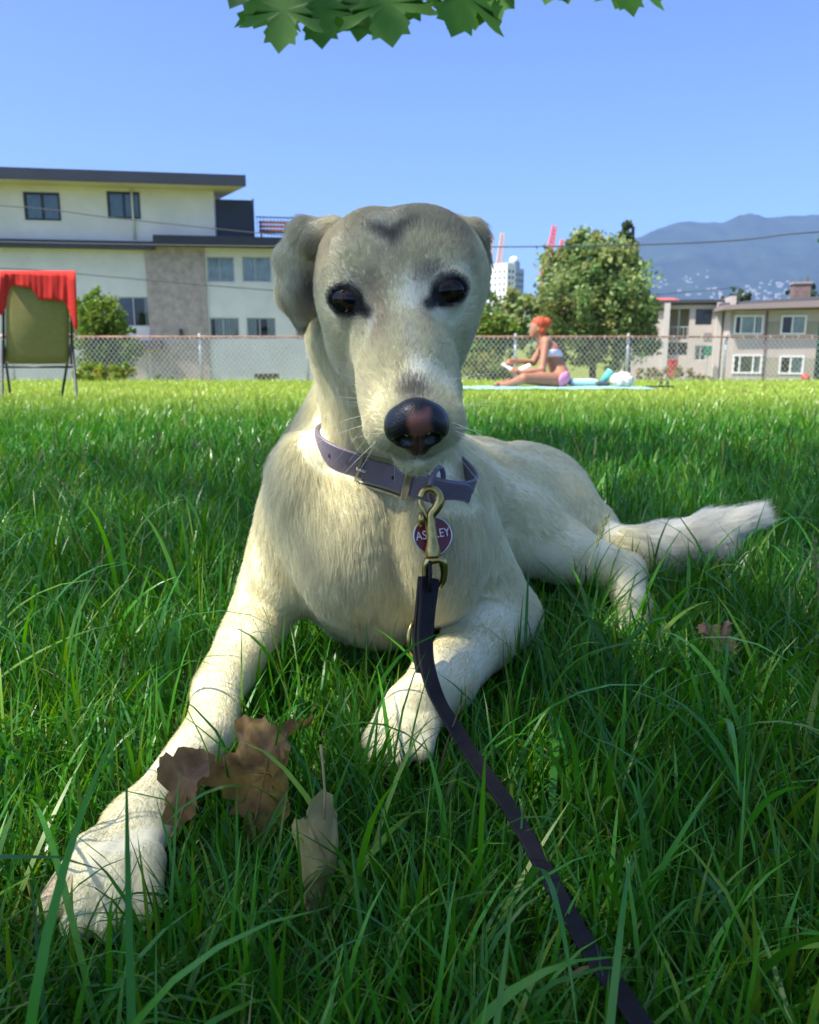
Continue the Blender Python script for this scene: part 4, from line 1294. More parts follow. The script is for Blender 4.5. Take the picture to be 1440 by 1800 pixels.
FORE = [(W(px, py, march(px, py)), r, w) for px, py, r, w in ((662, 402, .010, .60), (674, 408, .010, .75), (684, 418, .008, .75), (716, 398, .008, .55), (704, 404, .010, .75), (697, 418, .009, .85), (693, 430, .006, .5), (650, 396, .009, .35), (728, 392, .009, .35))]
FORE_N = W(690, 480, march(690, 480))
def coat(p):
    """colour of the coat at each point: cream, sandy-grey on the crown and ears, dark round the eyes"""
    n = len(p)
    col = np.tile(np.array((0.850, 0.800, 0.560)), (n, 1))
    def mixin(w, c):
        nonlocal col
        col = col * (1 - w[:, None]) + np.asarray(c) * w[:, None]
    white = (0.82, 0.79, 0.64)
    sand = (0.62, 0.50, 0.32)
    grey = (0.36, 0.32, 0.24)
    q = (p - E_mid) @ HR.T
    on_head = np.clip(1.6 - np.linalg.norm((p - H(0, -0.02, 0.0)) / 0.13, axis=1), 0, 1)
    mixin(on_head * 0.8, (0.850, 0.80, 0.55))
    # body: pale cream underneath, warmer along the back
    warm = np.clip((p[:, 1] - 1.05) / 0.25, 0, 1) * np.clip((p[:, 2] - 0.12) / 0.1, 0, 1)
    mixin(warm * 0.35, (0.74, 0.62, 0.42))
    # crown: sandy grey over the top and down the temples, paler forehead
    dz = (p - FORE_N) @ cam2world((-0.10, 0.995, 0))
    dx = (p - FORE_N) @ hx
    skull = np.clip((0.068 - np.abs(dx)) / 0.010, 0, 1)
    on_skull = on_head * skull
    hi_ = np.clip((dz - 0.022 - 0.010 * np.cos(dx * 60)) / 0.022, 0, 1)
    mixin(np.clip(0.20 + hi_, 0, 1) * on_skull * 0.54 * (dz > -0.02) * np.clip((dz + 0.02) / 0.03, 0, 1), (0.36, 0.315, 0.205))
    side = np.clip((np.abs(dx) - 0.040) / 0.018, 0, 1) * np.clip((dz + 0.008) / 0.02, 0, 1) * on_skull
    mixin(side * 0.50, (0.44, 0.38, 0.27))
    # dark mark on the forehead
    for (mp, r1, w1) in FORE:
        mixin(blob(p, mp, r1, 0.9) * w1, (0.14, 0.125, 0.10))
    # sandy streaks beside the bridge, pale blaze along it
    mixin(hblob(p, H(-0.016, 0.0, 0.030), (0.013, 0.05, 0.060), 0.9) * 0.70, sand)
    mixin(hblob(p, H(0.016, 0.0, 0.025), (0.011, 0.05, 0.050), 0.9) * 0.55, sand)
    mixin(hblob(p, H(0.0, 0.0, -0.008), (0.012, 0.05, 0.040), 0.9) * 0.55, sand)
    mixin(hblob(p, H(0.003, 0.008, 0.075), (0.009, 0.03, 0.045), 0.8) * 0.5, white)
    mixin(hblob(p, H(0.0, 0.004, 0.116), (0.015, 0.024, 0.021), 0.8) * 0.75, (0.12, 0.11, 0.10))
    # dark skin and hair round the eyes
    for (c, n_out, s), (sd, up_, no) in zip(eye_balls, EYE_F):
        r_ = p - c
        u = r_ @ sd; w = r_ @ up_; dep = np.abs(r_ @ no) < 0.03
        d = np.sqrt((u / 0.0160) ** 2 + (w / 0.0124) ** 2)
        mixin(np.clip((1.14 - d) / 0.26, 0, 1) * dep, (0.018, 0.016, 0.016))
        inn = -s
        d2 = np.sqrt(((u - inn * 0.0165) / 0.0080) ** 2 + ((w + 0.0046) / 0.0056) ** 2)
        mixin(np.clip((1.2 - d2) / 0.6, 0, 1) * dep * 0.95, (0.028, 0.025, 0.025))
        d3 = np.sqrt(((u - inn * 0.010) / 0.017) ** 2 + ((w - 0.014) / 0.0095) ** 2)
        mixin(np.clip((1.1 - d3) / 0.9, 0, 1) * dep * (0.70 if s > 0 else 0.35), (0.22, 0.20, 0.16))
        d4 = np.sqrt((u / 0.017) ** 2 + ((w + 0.016) / 0.007) ** 2)
        mixin(np.clip((1.1 - d4) / 0.9, 0, 1) * dep * 0.30, (0.42, 0.36, 0.27))
    # lips
    line = q[:, 1] + 0.0395 + 0.10 * np.abs(q[:, 0]) + 0.06 * (0.13 - q[:, 2])
    mixin(np.clip((0.0040 - np.abs(line)) / 0.0020, 0, 1) * np.clip((q[:, 2] - 0.065) / 0.02, 0, 1) * on_head * 0.85, (0.05, 0.045, 0.042))
    # ears
    for (c, r, w, cc) in ((W(505, 460, .680), .055, .30, (0.64, 0.57, 0.42)), (W(546, 495, .690), .024, .80, (0.13, 0.11, 0.09)),
                          (W(518, 560, .692), .030, .45, (0.36, 0.30, 0.22)), (W(545, 415, .68), .030, .3, (0.52, 0.45, 0.32)),
                          (W(845, 450, .70), .048, .60, (0.36, 0.31, 0.22)), (W(838, 520, .71), .032, .70, (0.20, 0.17, 0.13)),
                          (W(820, 410, .69), .028, .50, (0.38, 0.33, 0.24))):
        t = blob(p, c, r, 0.7)
        front = np.clip((np.abs(q[:, 0]) - 0.056) / 0.012, 0, 1)
        mixin(t * w * front, cc)
    # pale tail
    mixin(np.clip((p[:, 0] - 0.30) / 0.06, 0, 1) * (p[:, 1] > 0.9), (0.88, 0.86, 0.76))
    # a few darker hairs at the withers
    mixin(blob(p, W(500, 735, .93), 0.06, 0.9) * 0.5, (0.35, 0.31, 0.25))
    mixin(blob(p, W(984, 922, 1.05), 0.022, 0.9) * 0.5, (0.45, 0.30, 0.16))
    # pink pads between the toes
    mixin(blob(p, W(92, 1570, .52), 0.018, 0.9) * 0.7, (0.50, 0.30, 0.22))
    mixin(blob(p, W(708, 1212, .735), 0.020, 0.9) * 0.7, (0.72, 0.40, 0.30))
    return np.clip(col, 0.01, 0.9)

def flow_and_length(p, nrm):
    ds = np.stack([sd_cone(p, *a) if k == 'c' else sd_ell(p, *a) for k, a, _, _, _ in prims], 1)
    w = np.exp(-(ds - ds.min(1)[:, None]) / 0.012)
    w /= w.sum(1)[:, None]
    f = w @ np.array([q[3] for q in prims])
    L = w @ np.array([q[4] for q in prims])
    f = f - nrm * np.einsum('ij,ij->i', f, nrm)[:, None]
    f /= np.linalg.norm(f, axis=1)[:, None] + 1e-9
    return f, L

dog = empty('dog', (0.05, 0.95, 0.0))
tag(dog, 'cream-coloured dog lying in the shaded grass, facing the camera, wearing a purple collar', 'dog')

# skin: one continuous body
m_coat, nt_, b_ = new_mat('dog_coat_skin')
at_ = nt_.nodes.new('ShaderNodeAttribute'); at_.attribute_name = 'coat'
nt_.links.new(at_.outputs['Color'], b_.inputs['Base Color'])
b_.inputs['Roughness'].default_value = 0.85
b_.inputs['Specular IOR Level'].default_value = 0.15
body = mesh_obj('body', dog_v, dog_q, m_coat, None, True)
under(body, dog)
ca = body.data.color_attributes.new('coat', 'FLOAT_COLOR', 'POINT')
ccol = coat(dog_v)
ca.data.foreach_set('color', np.concatenate([ccol, np.ones((len(ccol), 1))], 1).astype(np.float32).ravel())

# fur: short hairs lying along the coat
def make_fur():
    q = dog_q
    a, b, c = dog_v[q[:, 0]], dog_v[q[:, 1]], dog_v[q[:, 2]]
    cen = dog_v[q].mean(1)
    area = np.linalg.norm(np.cross(dog_v[q[:, 1]] - dog_v[q[:, 0]], dog_v[q[:, 3]] - dog_v[q[:, 0]]), axis=1)
    depth = np.linalg.norm(cen - camc, axis=1)
    nf = np.cross(b - a, c - a); nf /= np.linalg.norm(nf, axis=1)[:, None] + 1e-12
    facing = np.einsum('ij,ij->i', nf, camc - cen) / depth
    wt = area / depth ** 1.6 * np.where(facing > -0.25, 1.0, 0.22) * np.where(cen[:, 2] < 0.012, 0.15, 1.0) * np.where(np.linalg.norm(cen - H(0, -0.02, 0.02), axis=1) < 0.13, 2.4, 1.0)
    wt /= wt.sum()
    n = FUR_N
    f = RNG.choice(len(q), n, p=wt)
    u, v = RNG.random(n)[:, None], RNG.random(n)[:, None]
    p = (dog_v[q[f, 0]] * (1-u) + dog_v[q[f, 1]] * u) * (1-v) + (dog_v[q[f, 3]] * (1-u) + dog_v[q[f, 2]] * u) * v
    vn = np.zeros_like(dog_v)
    fnm = np.cross(dog_v[q[:, 2]] - dog_v[q[:, 0]], dog_v[q[:, 3]] - dog_v[q[:, 1]])
    for k in range(4): np.add.at(vn, q[:, k], fnm)
    vn /= np.linalg.norm(vn, axis=1)[:, None] + 1e-12
    nrm = vn[q[f]].mean(1); nrm /= np.linalg.norm(nrm, axis=1)[:, None] + 1e-12
    vfl, vL = flow_and_length(dog_v, vn)
    pick = q[f, RNG.integers(0, 4, n)]
    fl = vfl[pick]; fl = fl - nrm * np.einsum('ij,ij->i', fl, nrm)[:, None]; fl /= np.linalg.norm(fl, axis=1)[:, None] + 1e-9
    L = vL[pick]; col = ccol[pick]
    # bare patches: eye openings and nose
    keep = np.ones(n, bool)
    for c_, n_out, s in eye_balls:
        sd, up_, no = EYE_F[0 if s < 0 else 1]
        rl_ = p - c_
        keep &= ((rl_ @ sd) / 0.0135) ** 2 + ((rl_ @ up_) / 0.0098) ** 2 > 1
        near = np.clip((0.030 - np.linalg.norm(p - c_, axis=1)) / 0.014, 0, 1)
        L = L * (1 - 0.62 * near)
    keep &= np.linalg.norm((p - H(0, -0.014, 0.142)) @ HR.T / np.array((0.021, 0.020, 0.014)), axis=1) > 1
    # the coat is pressed flat under the collar
    cand = np.nonzero((np.abs((p - COLLAR_C) @ COLLAR_N) < 0.0125) & (np.linalg.norm(p - COLLAR_C, axis=1) < 0.13))[0]
    dmin = np.full(len(cand), 9.0)
    for rp_ in COLLAR_RING[::3]: dmin = np.minimum(dmin, np.linalg.norm(p[cand] - rp_, axis=1))
    L[cand] = np.where(dmin < 0.016, np.minimum(L[cand], 0.0050), L[cand])
    p, nrm, fl, L, col = p[keep], nrm[keep], fl[keep], L[keep], col[keep]
    n = len(p)
    # tufts: hairs lean with smooth noise over the coat
    ph = np.array((1.3, 4.1, 2.2))
    nz = np.stack([np.sin(p @ np.array(k) + ph[i]) + 0.6 * np.sin(p @ np.array(k2) + ph[i]*2) for i, (k, k2) in enumerate((
        ((61, 37, -48), (-143, 121, 99)), ((-44, 71, 39), (131, -95, 117)), ((53, -29, 66), (-88, 156, -124))))], 1)
    side = np.cross(nrm, fl)
    shortf = np.clip((L - 0.003) / 0.006, 0.40, 1)
    sidew = (nz[:, 0] * 0.16 + RNG.normal(0, 0.16, n)) * shortf
    lift = np.clip(0.17 + 0.09 * nz[:, 1] + RNG.normal(0, 0.10, n) * shortf, 0.05, 0.9) * (1.25 - 0.25 * shortf)
    L = L * np.clip(RNG.normal(1.0, 0.22, n), 0.4, 1.9) * (1 + 0.12 * nz[:, 2])
    d0 = fl * (1 - lift)[:, None] + nrm * (lift * 1.5)[:, None] + side * sidew[:, None]
    d0 /= np.linalg.norm(d0, axis=1)[:, None]
    d1 = fl + nrm * (lift * (0.85 - 0.4 * shortf))[:, None] + side * (sidew * 1.3)[:, None] + np.array((0, 0, -0.10))
    d1 /= np.linalg.norm(d1, axis=1)[:, None]
    K = 4
    pts = np.zeros((n, K, 3))
    pts[:, 0] = p - nrm * np.where(L < 0.008, 0.0002, 0.0006)[:, None]
    for i in range(1, K):
        t = (i - 0.5) / (K - 1)
        d = d0 * (1 - t) + d1 * t
        pts[:, i] = pts[:, i-1] + d * (L / (K - 1))[:, None]
    # hairs gather in small locks
    cell = np.where(L > 0.010, 0.0075, 0.0034)
    jit = np.stack([np.sin(p @ np.array(k)) for k in ((310, 170, 240), (-220, 330, 150), (190, -260, 310))], 1) * (cell * 0.45)[:, None]
    key = np.floor((p + jit) / cell[:, None]).astype(np.int64)
    hid = (key[:, 0] * 73856093) ^ (key[:, 1] * 19349663) ^ (key[:, 2] * 83492791)
    _, inv, cnt_ = np.unique(hid, return_inverse=True, return_counts=True)
    mean = np.stack([np.bincount(inv, pts[:, K-1, a]) for a in range(3)], 1) / cnt_[:, None]
    rootm = np.stack([np.bincount(inv, p[:, a]) for a in range(3)], 1) / cnt_[:, None]
    ok_ = np.linalg.norm(rootm[inv] - p, axis=1) < cell * 1.6
    pull = np.where(L > 0.010, 0.50, 0.14) * ok_
    for i in range(1, K):
        w_ = (pull * (i / (K - 1)) ** 1.3)[:, None]
        tgt = rootm[inv] + (mean[inv] - rootm[inv]) * (i / (K - 1))
        pts[:, i] = pts[:, i] * (1 - w_) + tgt * w_
    lock = np.clip(np.random.default_rng(4).normal(1.0, 0.045, len(cnt_)), 0.85, 1.15)[inv]
    col = col * lock[:, None]
    rad = np.tile(np.array((1.0, 0.85, 0.55, 0.12)), (n, 1)) * np.where(L < 0.008, 0.68, 1.0)[:, None] * (0.00013 + 0.00005 * np.clip(np.linalg.norm(p - camc, axis=1) - 0.5, 0, 1))[:, None]
    var = np.clip(RNG.normal(1.0, 0.10, n), 0.7, 1.25)[:, None]
    col = np.clip(col * var, 0.008, 0.92)
    hc = bpy.data.hair_curves.new('fur')
    hc.add_curves([K] * n)
    hc.points.foreach_set('position', pts.reshape(-1).astype(np.float32))
    hc.points.foreach_set('radius', rad.reshape(-1).astype(np.float32))
    at = hc.attributes.new('hair', 'FLOAT_COLOR', 'CURVE')
    at.data.foreach_set('color', np.concatenate([col, np.ones((n, 1))], 1).astype(np.float32).ravel())
    m, nt, b = new_mat('dog_fur')
    a_ = nt.nodes.new('ShaderNodeAttribute'); a_.attribute_name = 'hair'
    nt.links.new(a_.outputs['Color'], b.inputs['Base Color'])
    b.inputs['Roughness'].default_value = 0.55
    b.inputs['Specular IOR Level'].default_value = 0.25
    tr = nt.nodes.new('ShaderNodeBsdfTranslucent')
    nt.links.new(a_.outputs['Color'], tr.inputs['Color'])
    mx = nt.nodes.new('ShaderNodeMixShader'); mx.inputs[0].default_value = 0.50
    nt.links.new(b.outputs[0], mx.inputs[1]); nt.links.new(tr.outputs[0], mx.inputs[2])
    nt.links.new(mx.outputs[0], nt.nodes['Material Output'].inputs['Surface'])
    hc.materials.append(m)
    o = bpy.data.objects.new('fur', hc)
    C.objects.link(o)
    under(o, dog)
    o['kind'] = 'stuff'
    return o
FUR_N = 640000
COLLAR_C = COLLAR_N = COLLAR_RING = None
scene.cycles_curves.shape = 'RIBBONS' if hasattr(scene, 'cycles_curves') else 'RIBBONS'
scene.cycles_curves.subdivisions = 2

# eyes
m_eye, nt_, b_ = new_mat('dog_eye')
tc_ = nt_.nodes.new('ShaderNodeAttribute'); tc_.attribute_name = 'iris'
nt_.links.new(tc_.outputs['Color'], b_.inputs['Base Color'])
b_.inputs['Roughness'].default_value = 0.07
b_.inputs['Specular IOR Level'].default_value = 0.28
for c, n_out, s in eye_balls:
    bm = bmesh.new()
    bmesh.ops.create_uvsphere(bm, u_segments=40, v_segments=24, radius=1.0)
    sd, up_, no = EYE_F[0 if s < 0 else 1]
    look = camc - c; look /= np.linalg.norm(look)
    lk = np.array((look @ sd / EYE_R[0], look @ up_ / EYE_R[1], look @ no / EYE_R[2])); lk /= np.linalg.norm(lk)
    cols = []
    for v in bm.verts:
        d = np.array(v.co.normalized())
        a = math.acos(max(-1, min(1, d @ lk)))
        if a < 0.30: cc = (0.003, 0.003, 0.004)
        elif a < 0.60: cc = (0.030, 0.016, 0.009)
        else: cc = (0.008, 0.006, 0.006)
        cols.append((*cc, 1))
        w3 = sd * d[0] * EYE_R[0] + up_ * d[1] * EYE_R[1] + no * d[2] * EYE_R[2]
        v.co = Vector(w3)
    o = bm_obj('eye', bm, m_eye, None, True)
    at = o.data.color_attributes.new('iris', 'FLOAT_COLOR', 'POINT')
    at.data.foreach_set('color', np.array(cols, np.float32).ravel())
    o.location = c
    under(o, dog)

# nose
def nose_sdf(p):
    q = (p - H(0, -0.0125, 0.134)) @ HR.T / 1.03
    X, D, M = q[:, 0], q[:, 1], q[:, 2]
    def e(c, r):
        t = q - np.array(c); r_ = np.asarray(r)
        k0 = np.sqrt(((t / r_) ** 2).sum(1)); k1 = np.sqrt(((t / (r_ * r_)) ** 2).sum(1)) + 1e-9
        return k0 * (k0 - 1) / k1
    d = e((0, 0.0045, -0.001), (0.0150, 0.0125, 0.0130))
    for s in (-1, 1):
        d = smin(d, e((s*0.0112, -0.0015, -0.0015), (0.0090, 0.0120, 0.0120)), 0.004)
    d = smin(d, e((0, -0.011, 0.002), (0.0085, 0.010, 0.0095)), 0.007)
    for s in (-1, 1):
        t = q - np.array((s*0.0092, -0.0040, 0.0110))
        a = -s * 0.5
        u = t[:, 0] * math.cos(a) + t[:, 1] * math.sin(a); w = -t[:, 0] * math.sin(a) + t[:, 1] * math.cos(a)
        r_ = np.array((0.0060, 0.0046, 0.0066))
        tt = np.stack((u, w, t[:, 2]), 1)
        k0 = np.sqrt(((tt / r_) ** 2).sum(1)); k1 = np.sqrt(((tt / (r_ * r_)) ** 2).sum(1)) + 1e-9
        d = smax(d, -(k0 * (k0 - 1) / k1), 0.003)
        # slit running from the nostril outwards
        a_ = np.array((s*0.0105, -0.0065, 0.010)); b__ = np.array((s*0.0200, -0.0110, 0.004))
        ab = b__ - a_
        tpar = np.clip(((q - a_) @ ab) / (ab @ ab), 0, 1)
        dd = np.linalg.norm(q - a_ - tpar[:, None] * ab, axis=1) - 0.0022
        d = smax(d, -dd, 0.0025)
    d = d + 0.0012 * np.exp(-(X / 0.0011) ** 2) * np.clip((0.004 - D) / 0.006, 0, 1)
    nz = np.sin(X * 2600 + 1.2 * np.sin(D * 1900)) * np.sin(D * 2500 + np.sin(M * 2100)) * np.sin(M * 2400 + 1.1)
    return (d + nz * 0.00016) * 1.03
nc = H(0, -0.0125, 0.134)
nv, nq = polygonise(nose_sdf, nc - 0.029, nc + 0.029, 0.0006, 8)
m_nose, nt_, b_ = new_mat('dog_nose')
a_ = nt_.nodes.new('ShaderNodeAttribute'); a_.attribute_name = 'coat'
nt_.links.new(a_.outputs['Color'], b_.inputs['Base Color'])
b_.inputs['Roughness'].default_value = 0.36
b_.inputs['Specular IOR Level'].default_value = 0.35
b_.inputs['Coat Weight'].default_value = 0.25
b_.inputs['Coat Roughness'].default_value = 0.2
vo_ = nt_.nodes.new('ShaderNodeTexVoronoi'); vo_.inputs['Scale'].default_value = 900
tcn = nt_.nodes.new('ShaderNodeTexCoord'); nt_.links.new(tcn.outputs['Object'], vo_.inputs['Vector'])
bpn = nt_.nodes.new('ShaderNodeBump'); bpn.inputs['Strength'].default_value = 0.55; bpn.inputs['Distance'].default_value = 0.0004; bpn.invert = True
nt_.links.new(vo_.outputs['Distance'], bpn.inputs['Height']); nt_.links.new(bpn.outputs['Normal'], b_.inputs['Normal'])
nose = mesh_obj('nose', nv, nq, m_nose, None, True)
under(nose, dog)
q_ = (nv - nc) @ HR.T / 1.03
pink = np.clip((0.0085 - np.abs(q_[:, 0] - 0.0012 - 0.0006 * np.sin(q_[:, 1] * 500))) / 0.0035, 0, 1) * np.clip((q_[:, 1] + 0.001) / 0.002, 0, 1) * np.clip((0.0165 - q_[:, 1]) / 0.003, 0, 1) * np.clip((q_[:, 2] - 0.0005 - 0.0035 * np.exp(-((q_[:, 0] - 0.001) / 0.003) ** 2)) / 0.002, 0, 1)
pink = np.maximum(pink, np.clip((0.0045 - np.abs(q_[:, 0])) / 0.002, 0, 1) * np.clip((q_[:, 1] + 0.016) / 0.004, 0, 1) * np.clip((0.006 - q_[:, 1]) / 0.004, 0, 1) * 0.35)
ncol = np.array((0.009, 0.009, 0.010)) * (1 - pink[:, None]) + np.array((0.23, 0.088, 0.058)) * pink[:, None]
na = nose.data.color_attributes.new('coat', 'FLOAT_COLOR', 'POINT')
na.data.foreach_set('color', np.concatenate([ncol, np.ones((len(ncol), 1))], 1).astype(np.float32).ravel())

# claws
m_claw = mat('claw', (0.20, 0.16, 0.13), 0.4)
for b_, t_, r_c in CLAWS:
    p0 = b_ + t_ * r_c * 0.55 + np.array((0, 0, 0.001))
    v, f = sweep(catmull([p0, p0 + t_ * 0.003 + np.array((0, 0, -0.0003)), p0 + t_ * 0.0058 + np.array((0, 0, -0.0022))], 4), circle_prof(1, 7), scale=np.linspace(0.0026, 0.0006, 9))
    under(mesh_obj('claw', v, f, m_claw, None, True), dog)

# whiskers
def make_whiskers():
    pts, sizes = [], []
    for s in (-1, 1):
        for i in range(13):
            m_ = RNG.uniform(0.085, 0.128); d_ = RNG.uniform(-0.040, -0.016)
            p0 = H(s * 0.020, d_, m_)
            g = grad(dog_sdf, p0[None])[0]
            for _ in range(3): p0 = p0 - g * dog_sdf(p0[None])[0]
            L = RNG.uniform(0.022, 0.050)
            d0 = g * 0.9 + hx * s * 0.5 + np.array((0, -0.1, RNG.uniform(-0.5, 0.25)))
            d0 /= np.linalg.norm(d0)
            d1 = np.array((0, 0.25, -0.7)) + hx * s * 0.2 - hm * 0.3
            p = p0
            for k in range(6):
                pts.append(p); p = p + (d0 + d1 * 0.10 * k) * L / 5
            sizes.append(6)
    for i in range(14):
        p0 = H(RNG.uniform(-0.014, 0.014), -0.052, RNG.uniform(0.085, 0.12))
        L = RNG.uniform(0.014, 0.028)
        d0 = np.array((RNG.uniform(-0.4, 0.4), -0.3, -1.0)); d0 /= np.linalg.norm(d0)
        p = p0
        for k in range(6):
            pts.append(p); p = p + d0 * L / 5
        sizes.append(6)
    hc = bpy.data.hair_curves.new('whiskers')
    hc.add_curves(sizes)
    hc.points.foreach_set('position', np.array(pts, np.float32).ravel())
    hc.points.foreach_set('radius', np.tile(np.linspace(0.00012, 0.00003, 6), len(sizes)).astype(np.float32))
    hc.materials.append(mat('whisker', (0.85, 0.83, 0.78), 0.4))
    o = bpy.data.objects.new('whiskers', hc)
    C.objects.link(o); under(o, dog); o['kind'] = 'stuff'
make_whiskers()
# ================================================================== collar, tag, leash
neck_prims = [prims[4]] + [q for q in prims if q[0] == 'c' and np.allclose(q[1][1], W(684, 735, 0.785))]
def neck_sdf(p):
    d = np.full(len(p), 9.0)
    for kind, a, k, _, _ in neck_prims:
        d = smin(d, sd_cone(p, *a) if kind == 'c' else sd_ell(p, *a), k)
    return d
def nsurf(px, py):
    return W(px, py, march(px, py, 0.4, 1.4, neck_sdf))
cA, cB, cC = W(690, 765, 0.87), nsurf(668, 826), nsurf(790, 842)
axis0, axis1 = prims[4][1][0], prims[4][1][1]
cn = cam2world((0.27, 0.88, -0.38)); cn /= np.linalg.norm(cn)
cA = cB
if cn[2] < 0: cn = -cn
tt_ = ((cA - axis0) @ cn) / ((axis1 - axis0) @ cn)
cc0 = axis0 + (axis1 - axis0) * np.clip(tt_, 0, 1.1)
cc0 = cc0 - cn * ((cc0 - cA) @ cn)
ex = cam2world((1, 0, 0)); ex -= cn * (ex @ cn); ex /= np.linalg.norm(ex)
ey = np.cross(cn, ex)
NA = 120
rr_ = np.zeros(NA)
for i in range(NA):
    a = 2 * math.pi * i / NA
    d = ex * math.cos(a) + ey * math.sin(a)
    ts = np.linspace(0.02, 0.16, 300)
    sd = neck_sdf(cc0 + d * ts[:, None])
    j = np.argmax(sd > 0)
    rr_[i] = ts[j] if sd[j] > 0 else 0.11
for _ in range(30): rr_ = (np.roll(rr_, 1) + rr_ * 2 + np.roll(rr_, -1)) / 4
rr_ = np.minimum(rr_, 0.125) + 0.0042
breast = prims[:4] + prims[5:9]
def trunk_sdf(p):
    d = neck_sdf(p)
    for kind, a, k, _, _ in breast: d = smin(d, sd_cone(p, *a) if kind == 'c' else sd_ell(p, *a), k)
    return d
for _ in range(12):
    dirs_ = ex[None] * np.cos(2 * math.pi * np.arange(NA) / NA)[:, None] + ey[None] * np.sin(2 * math.pi * np.arange(NA) / NA)[:, None]
    t_ = trunk_sdf(cc0 + dirs_ * rr_[:, None])
    P3 = cc0 + dirs_ * rr_[:, None] - camc
    colx = 720 + P3[:, 0] / (P3[:, 1] * CT - P3[:, 2] * ST) * 1440
    fr_ = np.clip((dirs_ @ ((camc - cc0) / np.linalg.norm(camc - cc0)) - 0.05) / 0.25, 0, 1) * np.clip((colx - 560) / 30, 0, 1)
    rr_ = rr_ + np.clip(0.0042 - t_, 0, 0.004) * fr_
    rr_ = (np.roll(rr_, 1) + rr_ * 2 + np.roll(rr_, -1)) / 4
ft_ = np.fft.rfft(rr_); ft_[5:] = 0; rr_ = np.fft.irfft(ft_, NA) + 0.0005
ang_ = 2 * math.pi * np.arange(NA) / NA
ring = cc0 + (ex[None] * np.cos(ang_)[:, None] + ey[None] * np.sin(ang_)[:, None]) * rr_[:, None]
rad_ = ring - cc0; rad_ /= np.linalg.norm(rad_, axis=1)[:, None]
gn = grad(neck_sdf, ring)
ring_n = rad_ * 0.6 + gn * 0.4
for _ in range(10): ring_n = (np.roll(ring_n, 1, 0) + ring_n * 2 + np.roll(ring_n, -1, 0)) / 4
ring_n /= np.linalg.norm(ring_n, axis=1)[:, None]
COLLAR_C, COLLAR_N, COLLAR_RING = cc0, cn, ring
make_fur()
def to_px(p):
    d = p - camc
    x, z, y = d[0], d[1] * CT - d[2] * ST, d[1] * ST + d[2] * CT
    return 720 + x / z * 1440, 900 - y / z * 1440, z
ring_px = np.array([to_px(p) for p in ring])
front = [i for i in range(NA) if ((ring[i] - cc0) @ (camc - cc0)) > 0]
def ring_at(px):
    """index on the near side of the collar seen at this column"""
    return min(front, key=lambda i: abs(ring_px[i, 0] - px))
def strap_prof(w, t, b=0.0008):
    return [(-w/2 + b, -t/2), (w/2 - b, -t/2), (w/2, -t/2 + b), (w/2, t/2 - b), (w/2 - b, t/2), (-w/2 + b, t/2), (-w/2, t/2 - b), (-w/2, -t/2 + b)]

M_PURPLE = mat('purple_coated_webbing', (0.175, 0.145, 0.185), 0.48, noise=0.10, nscale=60, bump=0.08, bscale=900)
M_STEEL = mat('brushed_steel', (0.62, 0.60, 0.57), 0.30, metal=1.0, noise=0.15, nscale=80)
M_BRASS = mat('antique_brass', (0.52, 0.40, 0.15), 0.30, metal=1.0, noise=0.35, nscale=90, col2=(0.30, 0.22, 0.07))
M_HOLE = mat('hole_dark', (0.015, 0.012, 0.015), 0.8)
collar = empty('dog_collar', cc0)
tag(collar, 'purple waterproof collar with steel buckle around the neck of the dog', 'collar')
v, f = sweep(ring, strap_prof(0.0250, 0.0034), closed=True, normals=ring_n)
under(mesh_obj('strap', v, f, M_PURPLE, None, False), collar)

def ring_slice(pxa, pxb, lift, n=24):
    i0, i1 = ring_at(pxa), ring_at(pxb)
    step = 1 if ((ring_at((pxa + pxb) / 2) - i0) % NA) < NA / 2 else -1
    idx = [i0]
    while idx[-1] != i1 and len(idx) < NA: idx.append((idx[-1] + step) % NA)
    return ring[idx] + ring_n[idx] * lift, ring_n[idx]
# free end of the strap over the collar, its tip standing off
pts, nn = ring_slice(640, 790, 0.0036)
T_ = pts[-1] - pts[-2]; T_ /= np.linalg.norm(T_)
ext = [pts[-1] + (T_ * 0.9 + cam2world((0.25, 0.05, 0))) * d for d in (0.004, 0.008, 0.012, 0.015)]
pts = np.concatenate([pts, ext]); nn = np.concatenate([nn, np.tile(nn[-1], (4, 1))])
sc_ = np.ones(len(pts)); sc_[-1] = 0.55; sc_[-2] = 0.88
v, f = sweep(pts, strap_prof(0.0246, 0.0034), normals=nn, scale=sc_)
under(mesh_obj('strap_end', v, f, M_PURPLE), collar)
# punched holes
def disc(name, p, n, r, m, parent, up=None):
    n = n / np.linalg.norm(n)
    a = np.cross(n, (0, 0, 1.0)); a /= np.linalg.norm(a); b = np.cross(n, a)
    vv = [p + (a * math.cos(t) + b * math.sin(t)) * r for t in np.linspace(0, 2*math.pi, 17)[:-1]]
    lo = [q - n * 0.0004 for q in vv]
    o = mesh_obj(name, np.array(vv + lo), [tuple(range(16))] + [(i, (i+1) % 16, 16 + (i+1) % 16, 16 + i) for i in range(16)], m)
    under(o, parent)
    return o
for px, lift in ((580, 0.00175), (612, 0.00175), (690, 0.0054), (800, 0.0054)):
    i = ring_at(px) if px < 795 else None
    if i is None: continue
    disc('hole', ring[i] + ring_n[i] * lift, ring_n[i], 0.0021, M_HOLE, collar)
